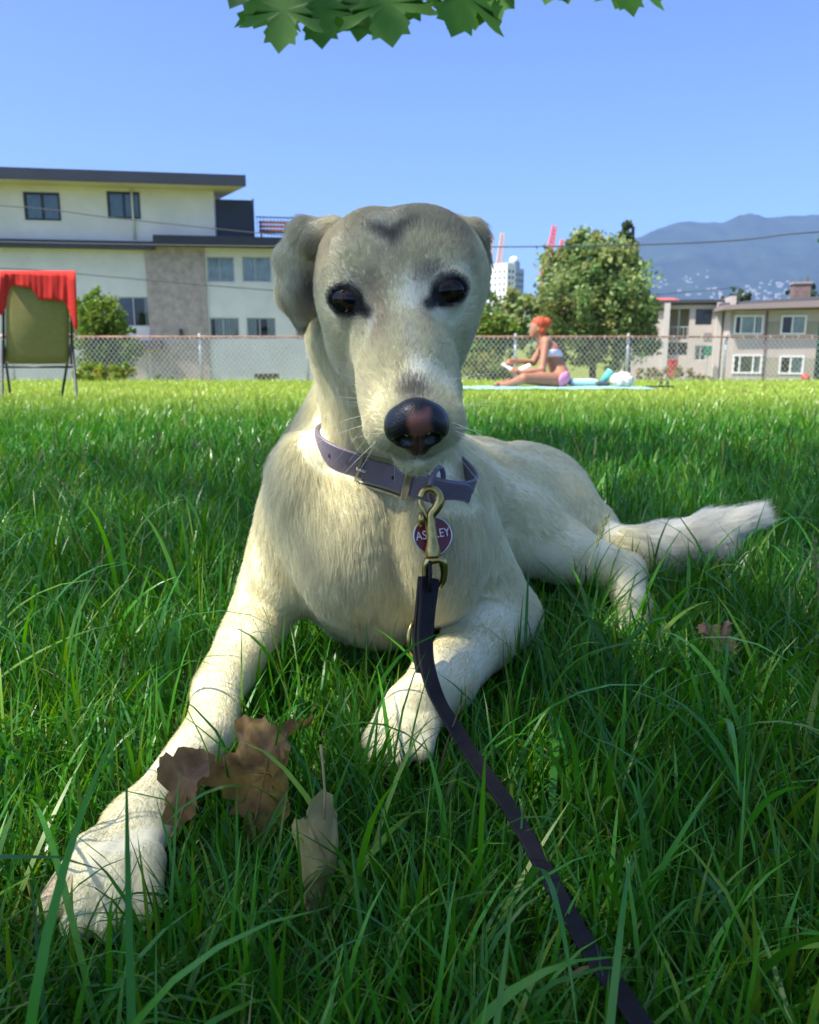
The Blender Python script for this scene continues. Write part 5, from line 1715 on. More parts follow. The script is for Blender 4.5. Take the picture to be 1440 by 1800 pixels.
# buckle: rectangular frame and prong
bp, bn = ring_slice(632, 712, 0.0064)
T, S, _n = frames(bp); S = np.cross(T, bn); S /= np.linalg.norm(S, axis=1)[:, None]
hw = 0.0158
loop = [bp[0] + S[0] * hw, *[p + s * hw for p, s in zip(bp[1:-1], S[1:-1])], bp[-1] + S[-1] * hw, bp[-1] - S[-1] * hw, *[p - s * hw for p, s in zip(bp[-2:0:-1], S[-2:0:-1])], bp[0] - S[0] * hw]
loop = np.array(loop)
dense = []
for i in range(len(loop)):
    a, b = loop[i], loop[(i+1) % len(loop)]
    for t in (0.08, 0.5, 0.92): dense.append(a * (1-t) + b * t)
v, f = sweep(dense, [(-.0013, -.0016), (.0013, -.0016), (.0013, .0016), (-.0013, .0016)], closed=True, normals=np.tile(bn.mean(0), (len(dense), 1)))
bk = mesh_obj('buckle', v, f, M_STEEL); under(bk, collar)
v, f = sweep([bp[0] - T[0] * 0.002, bp[0] + T[0] * 0.008 + bn[0] * 0.0012], circle_prof(0.0017, 8))
pr_ = mesh_obj('prong', v, f, M_STEEL, bk, True)
# the wide end bar of the buckle
e0, e1 = bp[-1] + S[-1] * hw, bp[-1] - S[-1] * hw
v, f = sweep([e0 + bn[-1] * .001, e1 + bn[-1] * .001], strap_prof(0.0075, 0.0034), normals=np.tile(bn[-1], (2, 1)))
mesh_obj('end_bar', v, f, M_STEEL, bk)
# D ring
i = ring_at(770)
rc = ring[i] + ring_n[i] * 0.0075
def torus_path(c, ax, ay, rx, ry, n=36, a0=0, a1=2*math.pi):
    return np.array([c + ax * rx * math.cos(t) + ay * ry * math.sin(t) for t in np.linspace(a0, a1, n, endpoint=(a1 - a0) < 6.2)])
camr = cam2world((1, 0, 0)); camu = cam2world((0, 1, 0)); camf = cam2world((0, 0, 1))
dr_c = W(768, 852, to_px(rc)[2] - 0.004)
rx_ax = camr * 0.45 + camf * 0.89; rx_ax /= np.linalg.norm(rx_ax)
up_ax = camu * 0.97 + camr * 0.16 - camf * 0.1; up_ax /= np.linalg.norm(up_ax)
v, f = sweep(torus_path(dr_c, rx_ax, up_ax, 0.0130, 0.0158), circle_prof(0.0026, 10), closed=True)
under(mesh_obj('ring', v, f, M_PURPLE, None, True), collar)

# ---- name tag
zt = march(762, 940) - 0.010
tc_w = W(761, 941, zt)
tn = camc - tc_w; tn /= np.linalg.norm(tn); tn = tn + camr * 0.20 + camu * 0.10; tn /= np.linalg.norm(tn)
tr_ = np.cross((0, 0, 1.0), tn); tr_ /= np.linalg.norm(tr_)
if tr_ @ camr < 0: tr_ = -tr_
tu = np.cross(tn, tr_)
if tu @ camu < 0: tu = -tu
rl = 0.10
tr2 = tr_ * math.cos(rl) + tu * math.sin(rl); tu2 = tu * math.cos(rl) - tr_ * math.sin(rl)
def tag_shape(s):
    return [(s * (0.0182 * math.cos(t)) * (1 - 0.16 * max(0, -math.sin(t)) ** 1.5), s * (0.0180 * math.sin(t) - 0.0010)) for t in np.linspace(0, 2*math.pi, 49)[:-1]]
tg = empty('dog_tag', tc_w)
tag(tg, 'round red enamel name tag behind the brass hook on the chest of the dog', 'tag')
def plate(name, s, d0, d1, m):
    sh = tag_shape(s)
    vv = [tc_w + tr2 * x + tu2 * y + tn * d1 for x, y in sh] + [tc_w + tr2 * x + tu2 * y + tn * d0 for x, y in sh]
    k = len(sh)
    o = mesh_obj(name, np.array(vv), [tuple(range(k)), tuple(range(2*k-1, k-1, -1))] + [(i, i + k, (i+1) % k + k, (i+1) % k) for i in range(k)], m)
    under(o, tg); return o
plate('disc', 1.0, -0.0009, 0.0003, M_STEEL)
rimp = [tc_w + tr2 * x + tu2 * y + tn * 0.0004 for x, y in tag_shape(0.97)]
v, f = sweep(rimp, circle_prof(0.0007, 8), closed=True); under(mesh_obj('rim', v, f, M_STEEL, None, True), tg)
plate('enamel_face', 0.935, 0.0003, 0.0006, mat('red_enamel', (0.13, 0.004, 0.010), 0.30, coat=0.15))
fc = bpy.data.curves.new('lettering', 'FONT'); fc.body = 'ASHLEY'; fc.size = 0.0112; fc.align_x = 'CENTER'; fc.align_y = 'CENTER'; fc.extrude = 0.00012
fc.space_character = 1.04
fo = bpy.data.objects.new('lettering', fc); C.objects.link(fo)
fo.matrix_world = Matrix(((tr2[0], tu2[0], tn[0], (tc_w + tn * 0.00085 + tu2 * 0.0008)[0]), (tr2[1], tu2[1], tn[1], (tc_w + tn * 0.00085 + tu2 * 0.0008)[1]), (tr2[2], tu2[2], tn[2], (tc_w + tn * 0.00085 + tu2 * 0.0008)[2]), (0, 0, 0, 1))) @ Matrix.Diagonal((0.80, 1, 1, 1))
fc.materials.append(mat('silver_letters', (0.75, 0.72, 0.70), 0.35))
bpy.context.view_layer.update()
lme = bpy.data.meshes.new_from_object(fo.evaluated_get(bpy.context.evaluated_depsgraph_get()))
lmx = fo.matrix_world.copy()
bpy.data.objects.remove(fo, do_unlink=True)
lme.transform(lmx)
lo_ = bpy.data.objects.new('lettering', lme); C.objects.link(lo_); under(lo_, tg)
# small link to the ring
v, f = sweep(torus_path(tc_w + tu2 * 0.0195, tn, tu2, 0.0032, 0.0034, 20), circle_prof(0.0006, 6), closed=True)
under(mesh_obj('split_ring', v, f, M_STEEL, None, True), tg)

# ---- leash with brass snap hook
leash = empty('dog_leash', W(760, 1000, 0.62))
tag(leash, 'dark leather leash with brass snap hook hanging from the collar into the grass', 'leash')
zh = zt - 0.016
def hp(px, py, dz=0.0): return W(px, py, zh + dz)
# hook: barrel, curved jaw, gate with thumb knob, swivel eye
pts = catmull([hp(761, 980), hp(760, 950), hp(757, 922), hp(758, 906), hp(768, 892), hp(773, 878), hp(768, 865), hp(756, 859), hp(745, 863), hp(740, 874)], 6)
rs = np.interp(np.linspace(0, 1, len(pts)), (0, .06, .12, .35, .5, .6, .8, 1), (0.0066, 0.0066, 0.0048, 0.0044, 0.0046, 0.0040, 0.0034, 0.0034))
v, f = sweep(pts, circle_prof(1.0, 12), scale=rs)
hook = mesh_obj('snap_hook', v, f, M_BRASS, None, True); under(hook, leash)
v, f = sweep(catmull([hp(739, 878), hp(741, 889, -.001), hp(747, 904, -.001), hp(754, 920)], 5), circle_prof(1, 10), scale=np.interp(np.linspace(0, 1, 16), (0, .5, 1), (0.0024, 0.0029, 0.0020)))
gate = mesh_obj('gate', v, f, M_BRASS, hook, True)
bm = bmesh.new(); bmesh.ops.create_uvsphere(bm, u_segments=14, v_segments=10, radius=0.0044)
for v_ in bm.verts: v_.co.z *= 1.5; v_.co.x *= 0.7
kn = bm_obj('thumb_knob', bm, M_BRASS, None, True); kn.location = hp(740, 914, -0.004); kn.parent = hook
sw = catmull([hp(747, 1022, .002), hp(748, 1002, .001), hp(752, 989), hp(764, 984), hp(777, 986), hp(781, 1002, .002), hp(779, 1020, .004), hp(772, 1032, .008)], 5)
v, f = sweep(sw, circle_prof(1, 10), scale=np.interp(np.linspace(0, 1, len(sw)), (0, .15, .4, .6, .8, 1), (0.0028, 0.0032, 0.0046, 0.0042, 0.0030, 0.0026)))
under(mesh_obj('swivel_eye', v, f, M_BRASS, None, True), leash)
M_LEATHER = mat('dark_leather', (0.011, 0.009, 0.010), 0.62, spec=0.25, noise=0.35, nscale=120, bump=0.15, bscale=700)
g0 = [(756, 1016, zh - .002), (754, 1035, zh - .005), (750, 1080, 0.712), (747, 1130, 0.705), (752, 1175, 0.695), (768, 1225, 0.672), (795, 1272, 0.632), (832, 1330, 0.598), (884, 1402, 0.556),
      (925, 1470, 0.514), (968, 1548, 0.476), (1028, 1655, 0.424), (1104, 1765, 0.387), (1180, 1880, 0.353)]
lp = catmull([W(*g) for g in g0], 8)
nl_ = np.array([(camc - p) / np.linalg.norm(camc - p) for p in lp]) + np.array((0, 0, .3)) * np.clip((np.arange(len(lp)) / len(lp) - .35) * 3, 0, 1)[:, None] + camr * 0.35
v, f = sweep(lp, strap_prof(0.0165, 0.0040, 0.0012), normals=nl_, scale=np.interp(np.arange(len(lp)), (0, 6, 14, 40, 60, len(lp)), (1.0, 1.12, 0.95, 0.80, 0.70, 0.62)))
strap = mesh_obj('strap', v, f, M_LEATHER, None, False); under(strap, leash)
# folded end sewn behind the strap, with the ring
lp2 = lp[:34] - nl_[:34] / np.linalg.norm(nl_[:34], axis=1)[:, None] * 0.0042 - camr * 0.0016
v, f = sweep(lp2, strap_prof(0.0160, 0.0034, 0.0010), normals=nl_[:34])
under(mesh_obj('folded_end', v, f, M_LEATHER), leash)
v, f = sweep(torus_path(lp[1] + camu * 0.002, camf, camu, 0.0085, 0.0070, 20), strap_prof(0.0150, 0.0030), closed=True)
under(mesh_obj('loop', v, f, M_LEATHER), leash)
# stitching: two rows of small dashes
T, S, Nn = frames(lp); Nn = nl_ / np.linalg.norm(nl_, axis=1)[:, None]; Nn -= T * np.sum(Nn * T, 1)[:, None]; Nn /= np.linalg.norm(Nn, axis=1)[:, None]; S = np.cross(T, Nn)
parts = []
for sd in (-1, 1):
    for i in range(9, 33):
        for t in (0.0, 0.5):
            p = lp[i] * (1 - t) + lp[i+1] * t; p2 = lp[i] * (1 - t - .3) + lp[i+1] * (t + .3)
            o_ = S[i] * sd * 0.0055 + Nn[i] * 0.0021
            parts.append(sweep([p + o_, p2 + o_], circle_prof(0.00045, 4)))
v, f = merge(parts)
st = mesh_obj('stitching', v, f, mat('thread', (0.010, 0.010, 0.012), 0.6)); st['kind'] = 'stuff'; under(st, leash)
# brass ring hanging at the side of the strap
rp_ = W(731, 1122, 0.716)
v, f = sweep(torus_path(rp_, camr * 0.45 + camf * 0.6, camu, 0.0140, 0.0150), circle_prof(0.0020, 8), closed=True)
under(mesh_obj('o_ring', v, f, M_BRASS, None, True), leash)
# ================================================================== the lawn
M_GRASS = leaf_mat('grass_blade', rough=0.34, trans=0.36, spec=0.42)

def blades(name, x, y, L, width, lean, droop, segs, rng, cols, cull=None, stuff_parent=None):
    """curved tapering blades, one strip each"""
    n = len(x)
    az = rng.uniform(0, 2*math.pi, n)
    z = ground_z(x, y)
    base = np.stack([x, y, z - 0.004], 1)
    dirh = np.stack([np.cos(az), np.sin(az), np.zeros(n)], 1)
    tw = rng.normal(0, 0.6, n)
    K = segs + 1
    pts = np.zeros((n, K, 3)); pts[:, 0] = base
    side0 = np.stack([-np.sin(az + tw), np.cos(az + tw), np.zeros(n)], 1)
    for i in range(1, K):
        t = (i - 0.5) / segs
        ang = lean + droop * t ** 1.5
        d = dirh * np.sin(ang)[:, None] + np.array((0, 0, 1.0)) * np.cos(ang)[:, None]
        pts[:, i] = pts[:, i-1] + d * (L / segs)[:, None]
    keep = np.ones(n, bool)
    if cull is not None: keep = cull(pts)
    pts, width, side0, cols = pts[keep], width[keep], side0[keep], cols[keep]
    n = len(pts)
    tt = np.linspace(0, 1, K)
    prof = np.clip(np.where(tt < 0.45, 0.65 + 0.35 * tt / 0.45, 1 - ((tt - 0.45) / 0.55) ** 1.7), 0.0, 1)
    w = width[:, None] * prof[None] * 0.5
    a = pts + side0[:, None, :] * w[:, :, None]
    b = pts - side0[:, None, :] * w[:, :, None]
    v = np.stack([a, b], 2)[:, :K]           # n,K,2,3
    nv = 2 * K - 1
    flat = v.reshape(n, 2*K, 3)[:, :nv]
    flat = flat.copy(); flat[:, nv-1] = pts[:, K-1]
    idx = []
    for i in range(K - 2): idx.append((2*i, 2*i+1, 2*i+3, 2*i+2))
    quads = np.array(idx, np.int32)
    tri = np.array((2*(K-2), 2*(K-2)+1, 2*(K-2)+2), np.int32)
    nl = len(quads) * 4 + 3
    loops = np.concatenate([quads.ravel(), tri])[None] + (np.arange(n) * nv)[:, None]
    nf = len(quads) + 1
    ls = np.concatenate([np.arange(len(quads)) * 4, [len(quads) * 4]])[None] + (np.arange(n) * nl)[:, None]
    lt = np.tile(np.array([4] * len(quads) + [3]), n)
    me = bpy.data.meshes.new(name)
    me.vertices.add(n * nv); me.vertices.foreach_set('co', flat.reshape(-1).astype(np.float32))
    me.loops.add(n * nl); me.loops.foreach_set('vertex_index', loops.ravel().astype(np.int32))
    me.polygons.add(n * nf)
    me.polygons.foreach_set('loop_start', ls.ravel().astype(np.int32))
    me.polygons.foreach_set('loop_total', lt.astype(np.int32))
    me.polygons.foreach_set('use_smooth', np.ones(n * nf, bool))
    me.update(calc_edges=True)
    at = me.color_attributes.new('col', 'FLOAT_COLOR', 'POINT')
    root_t = np.repeat(tt, 2)[:nv]
    cc = cols[:, None, :] * np.ones((1, nv, 1))
    pale = np.array((0.26, 0.28, 0.14))
    f = np.clip(0.35 - root_t * 1.6, 0, 1)[None, :, None]
    cc = cc * (1 - f) + pale * 0.5 * f
    at.data.foreach_set('color', np.concatenate([cc, np.ones((n, nv, 1))], 2).astype(np.float32).ravel())
    me.materials.append(M_GRASS)
    o = bpy.data.objects.new(name, me)
    C.objects.link(o)
    o['kind'] = 'stuff'
    return o

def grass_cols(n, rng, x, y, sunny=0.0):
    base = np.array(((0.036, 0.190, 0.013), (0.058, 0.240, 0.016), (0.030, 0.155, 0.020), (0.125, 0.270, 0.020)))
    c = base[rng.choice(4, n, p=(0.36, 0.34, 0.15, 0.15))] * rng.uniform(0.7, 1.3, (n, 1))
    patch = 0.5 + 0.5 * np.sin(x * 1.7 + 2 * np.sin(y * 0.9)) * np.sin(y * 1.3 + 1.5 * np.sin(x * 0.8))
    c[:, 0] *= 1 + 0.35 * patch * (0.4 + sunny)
    c = c * (1 - sunny * 0.5) + np.array((0.80, 0.90, 0.17)) * sunny * 0.5 * rng.uniform(0.7, 1.3, (n, 1))  # sunlight painted into the far blades as bright yellow-green
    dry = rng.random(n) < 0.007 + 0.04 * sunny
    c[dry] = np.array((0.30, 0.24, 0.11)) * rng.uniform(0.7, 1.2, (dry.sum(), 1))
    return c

def region(n, y0, y1, rng, k=0.62, m=0.5, power=1.0):
    """points in a wedge wider than the view"""
    y = np.sqrt(rng.uniform(y0**2, y1**2, int(n))) if power == 1.0 else (rng.random(int(n)) * (y1**power - y0**power) + y0**power) ** (1/power)
    x = rng.uniform(-1, 1, int(n)) * (k * y + m)
    return x, y

LEAF_SPOTS = [(float(W(470, 1360, .58)[0]), float(W(470, 1360, .58)[1]) - 0.03, 0.060, 0.060), (float(W(340, 1380, .57)[0]), float(W(340, 1380, .57)[1]) - 0.03, 0.045, 0.05),
              (float(W(566, 1560, .50)[0]), float(W(566, 1560, .50)[1]) - 0.02, 0.040, 0.055), (float(W(1258, 1122, .9)[0]), float(W(1258, 1122, .9)[1]) - 0.04, 0.04, 0.06),
              (float(W(150, 1560, .52)[0]), float(W(150, 1560, .52)[1]) - 0.02, 0.05, 0.05)]
def cull_dog(pts):
    ok = np.ones(len(pts), bool)
    near = (pts[:, 0, 1] < 1.7) & (np.abs(pts[:, 0, 0] - 0.1) < 0.7)
    idx = np.nonzero(near)[0]
    if len(idx):
        for k in range(pts.shape[1]):
            d = dog_sdf(pts[idx, k], cuts=False)
            bad = d < (0.010 if k == 0 else 0.002)
            ok[idx[bad]] = False
    # blades pressed down under the leash and under the fallen leaves
    nearr = np.nonzero(pts[:, 0, 1] < 1.1)[0]
    tips = pts[nearr][:, -1, :]
    b2 = pts[nearr][:, 0, :2]
    hgt = pts[nearr][:, :, 2].max(1)
    dl = np.full(len(nearr), 9.0)
    for q in lp[36::2]:
        dl = np.minimum(dl, np.hypot(b2[:, 0] - q[0], b2[:, 1] - (q[1] - 0.012)))
    u_ = np.random.default_rng(9).random(len(nearr))
    ok[nearr[(dl < 0.030) & (hgt > 0.060) & (u_ < 0.75)]] = False
    for (lx, ly, rx, ry) in LEAF_SPOTS:
        ok[nearr[(((b2[:, 0] - lx) / rx) ** 2 + ((b2[:, 1] - ly) / ry) ** 2 < 1) & (hgt > 0.045) & (u_ < 0.72)]] = False
    dcam = np.linalg.norm(pts - np.array((0, 0, CAM_H)), axis=2).min(1)
    return ok & (dcam > 0.17)

def make_grass():
    rng = np.random.default_rng(101)
    # near, long blades
    n = GN[0]
    x, y = region(n, 0.20, 1.75, rng, 0.70, 0.50, power=1.3)
    tuft = 0.5 + 0.5 * np.sin(x * 23 + 3 * np.sin(y * 17)) * np.sin(y * 21 + 2 * np.sin(x * 13))
    L = np.clip(rng.gamma(6.0, 0.0104, n), 0.03, 0.15) * (0.75 + 0.5 * tuft)
    wd = rng.uniform(0.0012, 0.0031, n) * (0.8 + L * 4)
    lean = np.abs(rng.normal(0.0, 0.42, n)); droop = np.abs(rng.normal(0.55, 0.55, n))
    blades('lawn_grass', x, y, L, wd, lean, droop, 5, rng, grass_cols(n, rng, x, y), cull_dog)
    # low thatch of fine blades
    n = GN[1]
    x, y = region(n, 0.20, 1.75, rng, 0.70, 0.50, power=1.3)
    L = rng.uniform(0.02, 0.06, n)
    blades('lawn_grass', x, y, L, rng.uniform(0.0012, 0.0026, n), np.abs(rng.normal(0.3, 0.6, n)), np.abs(rng.normal(0.8, 0.5, n)), 3, rng,
           grass_cols(n, rng, x, y), cull_dog)
    # the odd broad long blade arching over
    n = 380
    x, y = region(n, 0.22, 1.3, rng, 0.60, 0.25, power=1.2)
    L = rng.uniform(0.12, 0.24, n)
    blades('lawn_grass', x, y, L, rng.uniform(0.0036, 0.0060, n), np.abs(rng.normal(0.25, 0.3, n)), rng.uniform(0.6, 2.1, n), 9, rng,
           grass_cols(n, rng, x, y) * 1.1, cull_dog)
    # middle distance
    n = GN[2]
    x, y = region(n, 1.70, 6.0, rng, 0.80, 0.9, power=1.35)
    L = rng.uniform(0.035, 0.105, n)
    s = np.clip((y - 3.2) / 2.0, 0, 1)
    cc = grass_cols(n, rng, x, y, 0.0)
    cc = cc * (1 - s[:, None] * 0.5) + np.array((0.45, 0.56, 0.10)) * s[:, None] * 0.5  # sunlit tone blended into the blade colour past the shade edge
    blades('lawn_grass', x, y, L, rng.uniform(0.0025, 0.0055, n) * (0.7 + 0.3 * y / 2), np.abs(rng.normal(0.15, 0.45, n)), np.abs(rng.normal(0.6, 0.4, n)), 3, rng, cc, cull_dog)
    # far lawn up to the fence
    n = GN[3]
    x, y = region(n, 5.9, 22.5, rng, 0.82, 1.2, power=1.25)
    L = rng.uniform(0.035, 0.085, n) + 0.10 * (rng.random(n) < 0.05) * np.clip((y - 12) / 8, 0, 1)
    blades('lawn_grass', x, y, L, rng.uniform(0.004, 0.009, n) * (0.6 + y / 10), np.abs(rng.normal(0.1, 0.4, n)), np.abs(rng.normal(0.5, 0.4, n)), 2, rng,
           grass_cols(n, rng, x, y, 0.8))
    # seed stalks
    n = 45
    x, y = region(n, 0.45, 2.2, rng, 0.60, 0.2, power=1.4)
    ok = dog_sdf(np.stack([x, y, np.full(n, 0.03)], 1), False) > 0.02
    x, y = x[ok], y[ok]; n = len(x)
    parts = []
    sh = []
    for i in range(n):
        Lh = rng.uniform(0.10, 0.20); a = rng.uniform(0, 6.28); ln = abs(rng.normal(0.15, 0.18))
        d = np.array((math.cos(a) * ln, math.sin(a) * ln, 1.0))
        p0 = np.array((x[i], y[i], float(ground_z(x[i], y[i]))))
        pts = catmull([p0, p0 + d * Lh * 0.5, p0 + d * Lh + np.array((math.cos(a), math.sin(a), 0)) * ln * 0.05], 3)
        if (dog_sdf(pts, False) < 0.004).any(): continue
        parts.append(sweep(pts, circle_prof(0.0006, 4)))
        Tt = pts[-1] - pts[-3]; Tt /= np.linalg.norm(Tt)
        for k in range(9):
            c = pts[-1] - Tt * (0.004 * k)
            s_ = 1 if k % 2 else -1
            sd = np.array((math.cos(a + 1.57), math.sin(a + 1.57), 0)) * s_
            parts.append(sweep([c, c + sd * 0.0022 + Tt * 0.004, c + sd * 0.0016 + Tt * 0.008], circle_prof(0.0011, 4), scale=[0.5, 1, 0.3]))
    v, f = merge(parts)
    o = mesh_obj('seed_grass', v, f, mat('seed_head', (0.17, 0.20, 0.07), 0.7)); o['kind'] = 'stuff'
GN = (92000, 78000, 124000, 184000)
make_grass()
for o in bpy.data.objects:
    if o.name.startswith('lawn_grass'): tag(o, 'green lawn grass, long in the shade and sunlit towards the fence', 'grass')
    if o.name.startswith('seed_grass'): tag(o, 'thin grass stalks with small seed heads standing above the lawn', 'grass')
# ================================================================== fallen leaves
def dead_leaf(name, label, cen, ux, uy, size, curl, col, col2, seed, lobed=True, group=None, ragged=False):
    """dry crumpled leaf: stalk along -uy, curled about its midrib"""
    rng = np.random.default_rng(seed)
    out = np.array(maple_outline()) if lobed else np.array([(sg * (0.27 * math.sin(math.pi * t) ** 0.6 * (1 - 0.15 * t) + 0.018 * math.sin(t * 37 + sg) + 0.012 * math.sin(t * 83)), t) for sg, ts in ((1, np.linspace(0, 1, 30)), (-1, np.linspace(1, 0, 30)[1:-1])) for t in ts])
    if ragged:
        th = np.linspace(0, 2 * math.pi, 61)[:-1]
        rg = 0.46 * (1 + 0.16 * np.sin(5 * th + seed) + 0.10 * np.sin(11 * th + 2 * seed) + 0.06 * rng.normal(size=60))
        out = np.stack([rg * np.cos(th), 0.42 + rg * np.sin(th)], 1)
    ux = np.asarray(ux, float); uy = np.asarray(uy, float)
    ux /= np.linalg.norm(ux); uy -= ux * (uy @ ux); uy /= np.linalg.norm(uy); uz = np.cross(ux, uy)
    rings = 6
    vv = []
    cx = np.array((0, 0.42))
    for k in range(rings + 1):
        t = k / rings
        for (x, y) in out:
            X, Y = cx + (np.array((x, y)) - cx) * t
            a = X * curl
            xx = math.sin(a) / curl if abs(curl) > 1e-3 else X
            zz = (1 - math.cos(a)) / curl if abs(curl) > 1e-3 else 0
            zz += 0.09 * math.sin(Y * 7 + X * 5 + seed) + 0.07 * math.sin(X * 13 - Y * 9 + seed) * t + 0.03 * math.sin(X * 31 + Y * 27) * t - 0.55 * (Y - .4) ** 2
            vv.append(cen + size * (ux * xx + uy * (Y - 0.42) + uz * zz))
    k = len(out)
    ff = [(r*k+i, r*k+(i+1) % k, (r+1)*k+(i+1) % k, (r+1)*k+i) for r in range(rings) for i in range(k)]
    m, nt, b = new_mat('dry_leaf')
    tc = nt.nodes.new('ShaderNodeTexCoord')
    nz = nt.nodes.new('ShaderNodeTexNoise'); nz.inputs['Scale'].default_value = 38; nz.inputs['Detail'].default_value = 5
    rp = nt.nodes.new('ShaderNodeValToRGB')
    rp.color_ramp.elements[0].position = 0.38; rp.color_ramp.elements[1].position = 0.62
    rp.color_ramp.elements[0].color = (*col2, 1); rp.color_ramp.elements[1].color = (*col, 1)
    nt.links.new(tc.outputs['Object'], nz.inputs['Vector']); nt.links.new(nz.outputs['Fac'], rp.inputs['Fac']); nt.links.new(rp.outputs['Color'], b.inputs['Base Color'])
    b.inputs['Roughness'].default_value = 0.6
    bp = nt.nodes.new('ShaderNodeBump'); bp.inputs['Strength'].default_value = 0.5; bp.inputs['Distance'].default_value = 0.002
    nt.links.new(nz.outputs['Fac'], bp.inputs['Height']); nt.links.new(bp.outputs['Normal'], b.inputs['Normal'])
    tr = nt.nodes.new('ShaderNodeBsdfTranslucent'); nt.links.new(rp.outputs['Color'], tr.inputs['Color'])
    mx = nt.nodes.new('ShaderNodeMixShader'); mx.inputs[0].default_value = 0.3
    nt.links.new(b.outputs[0], mx.inputs[1]); nt.links.new(tr.outputs[0], mx.inputs[2]); nt.links.new(mx.outputs[0], nt.nodes['Material Output'].inputs['Surface'])
    root = empty(name, cen)
    tag(root, label, 'leaf', group)
    bl = mesh_obj('blade', np.array(vv), ff, m, None, True); under(bl, root)
    sp = catmull([cen + size * (uy * 0.45 - uz * 0.02), cen - uy * size * 0.1, cen - uy * size * 0.42, cen - uy * size * 0.72 + uz * size * 0.1], 4)
    v, f = sweep(sp, circle_prof(1, 5), scale=np.linspace(0.0004, 0.0011, len(sp)))
    stt = mesh_obj('stalk', v, f, m, None, True); under(stt, root)
    return root
BR, BR2 = (0.42, 0.26, 0.055), (0.14, 0.075, 0.022)
dead_leaf('fallen_leaf', 'large crumpled brown maple leaf lying against the stretched foreleg of the dog', W(468, 1350, 0.605), cam2world((0.92, 0.10, -0.3)), cam2world((0.12, 0.80, 0.60)), 0.092, 3.0, BR, BR2, 3, ragged=True)
dead_leaf('fallen_leaf', 'torn dark brown leaf scrap lying across the paw of the stretched foreleg', W(335, 1372, 0.562), cam2world((0.95, 0.05, -0.2)), cam2world((0.1, 0.75, 0.6)), 0.056, 3.4, (0.34, 0.20, 0.07), (0.16, 0.09, 0.035), 5, ragged=True)
dead_leaf('fallen_leaf', 'tan rolled dry leaf standing upright in the grass between the forelegs', W(566, 1505, 0.515), cam2world((0.85, 0, 0.5)), cam2world((-0.05, -1, 0.10)), 0.096, 8.5, (0.50, 0.43, 0.17), (0.34, 0.27, 0.10), 8, lobed=False)
dead_leaf('fallen_leaf', 'small pale brown leaf half hidden in the grass below the tail', W(1258, 1118, 0.85), cam2world((0.9, 0.2, 0.3)), cam2world((0.1, 0.6, 0.8)), 0.045, 1.5, (0.33, 0.21, 0.11), (0.17, 0.10, 0.05), 9)

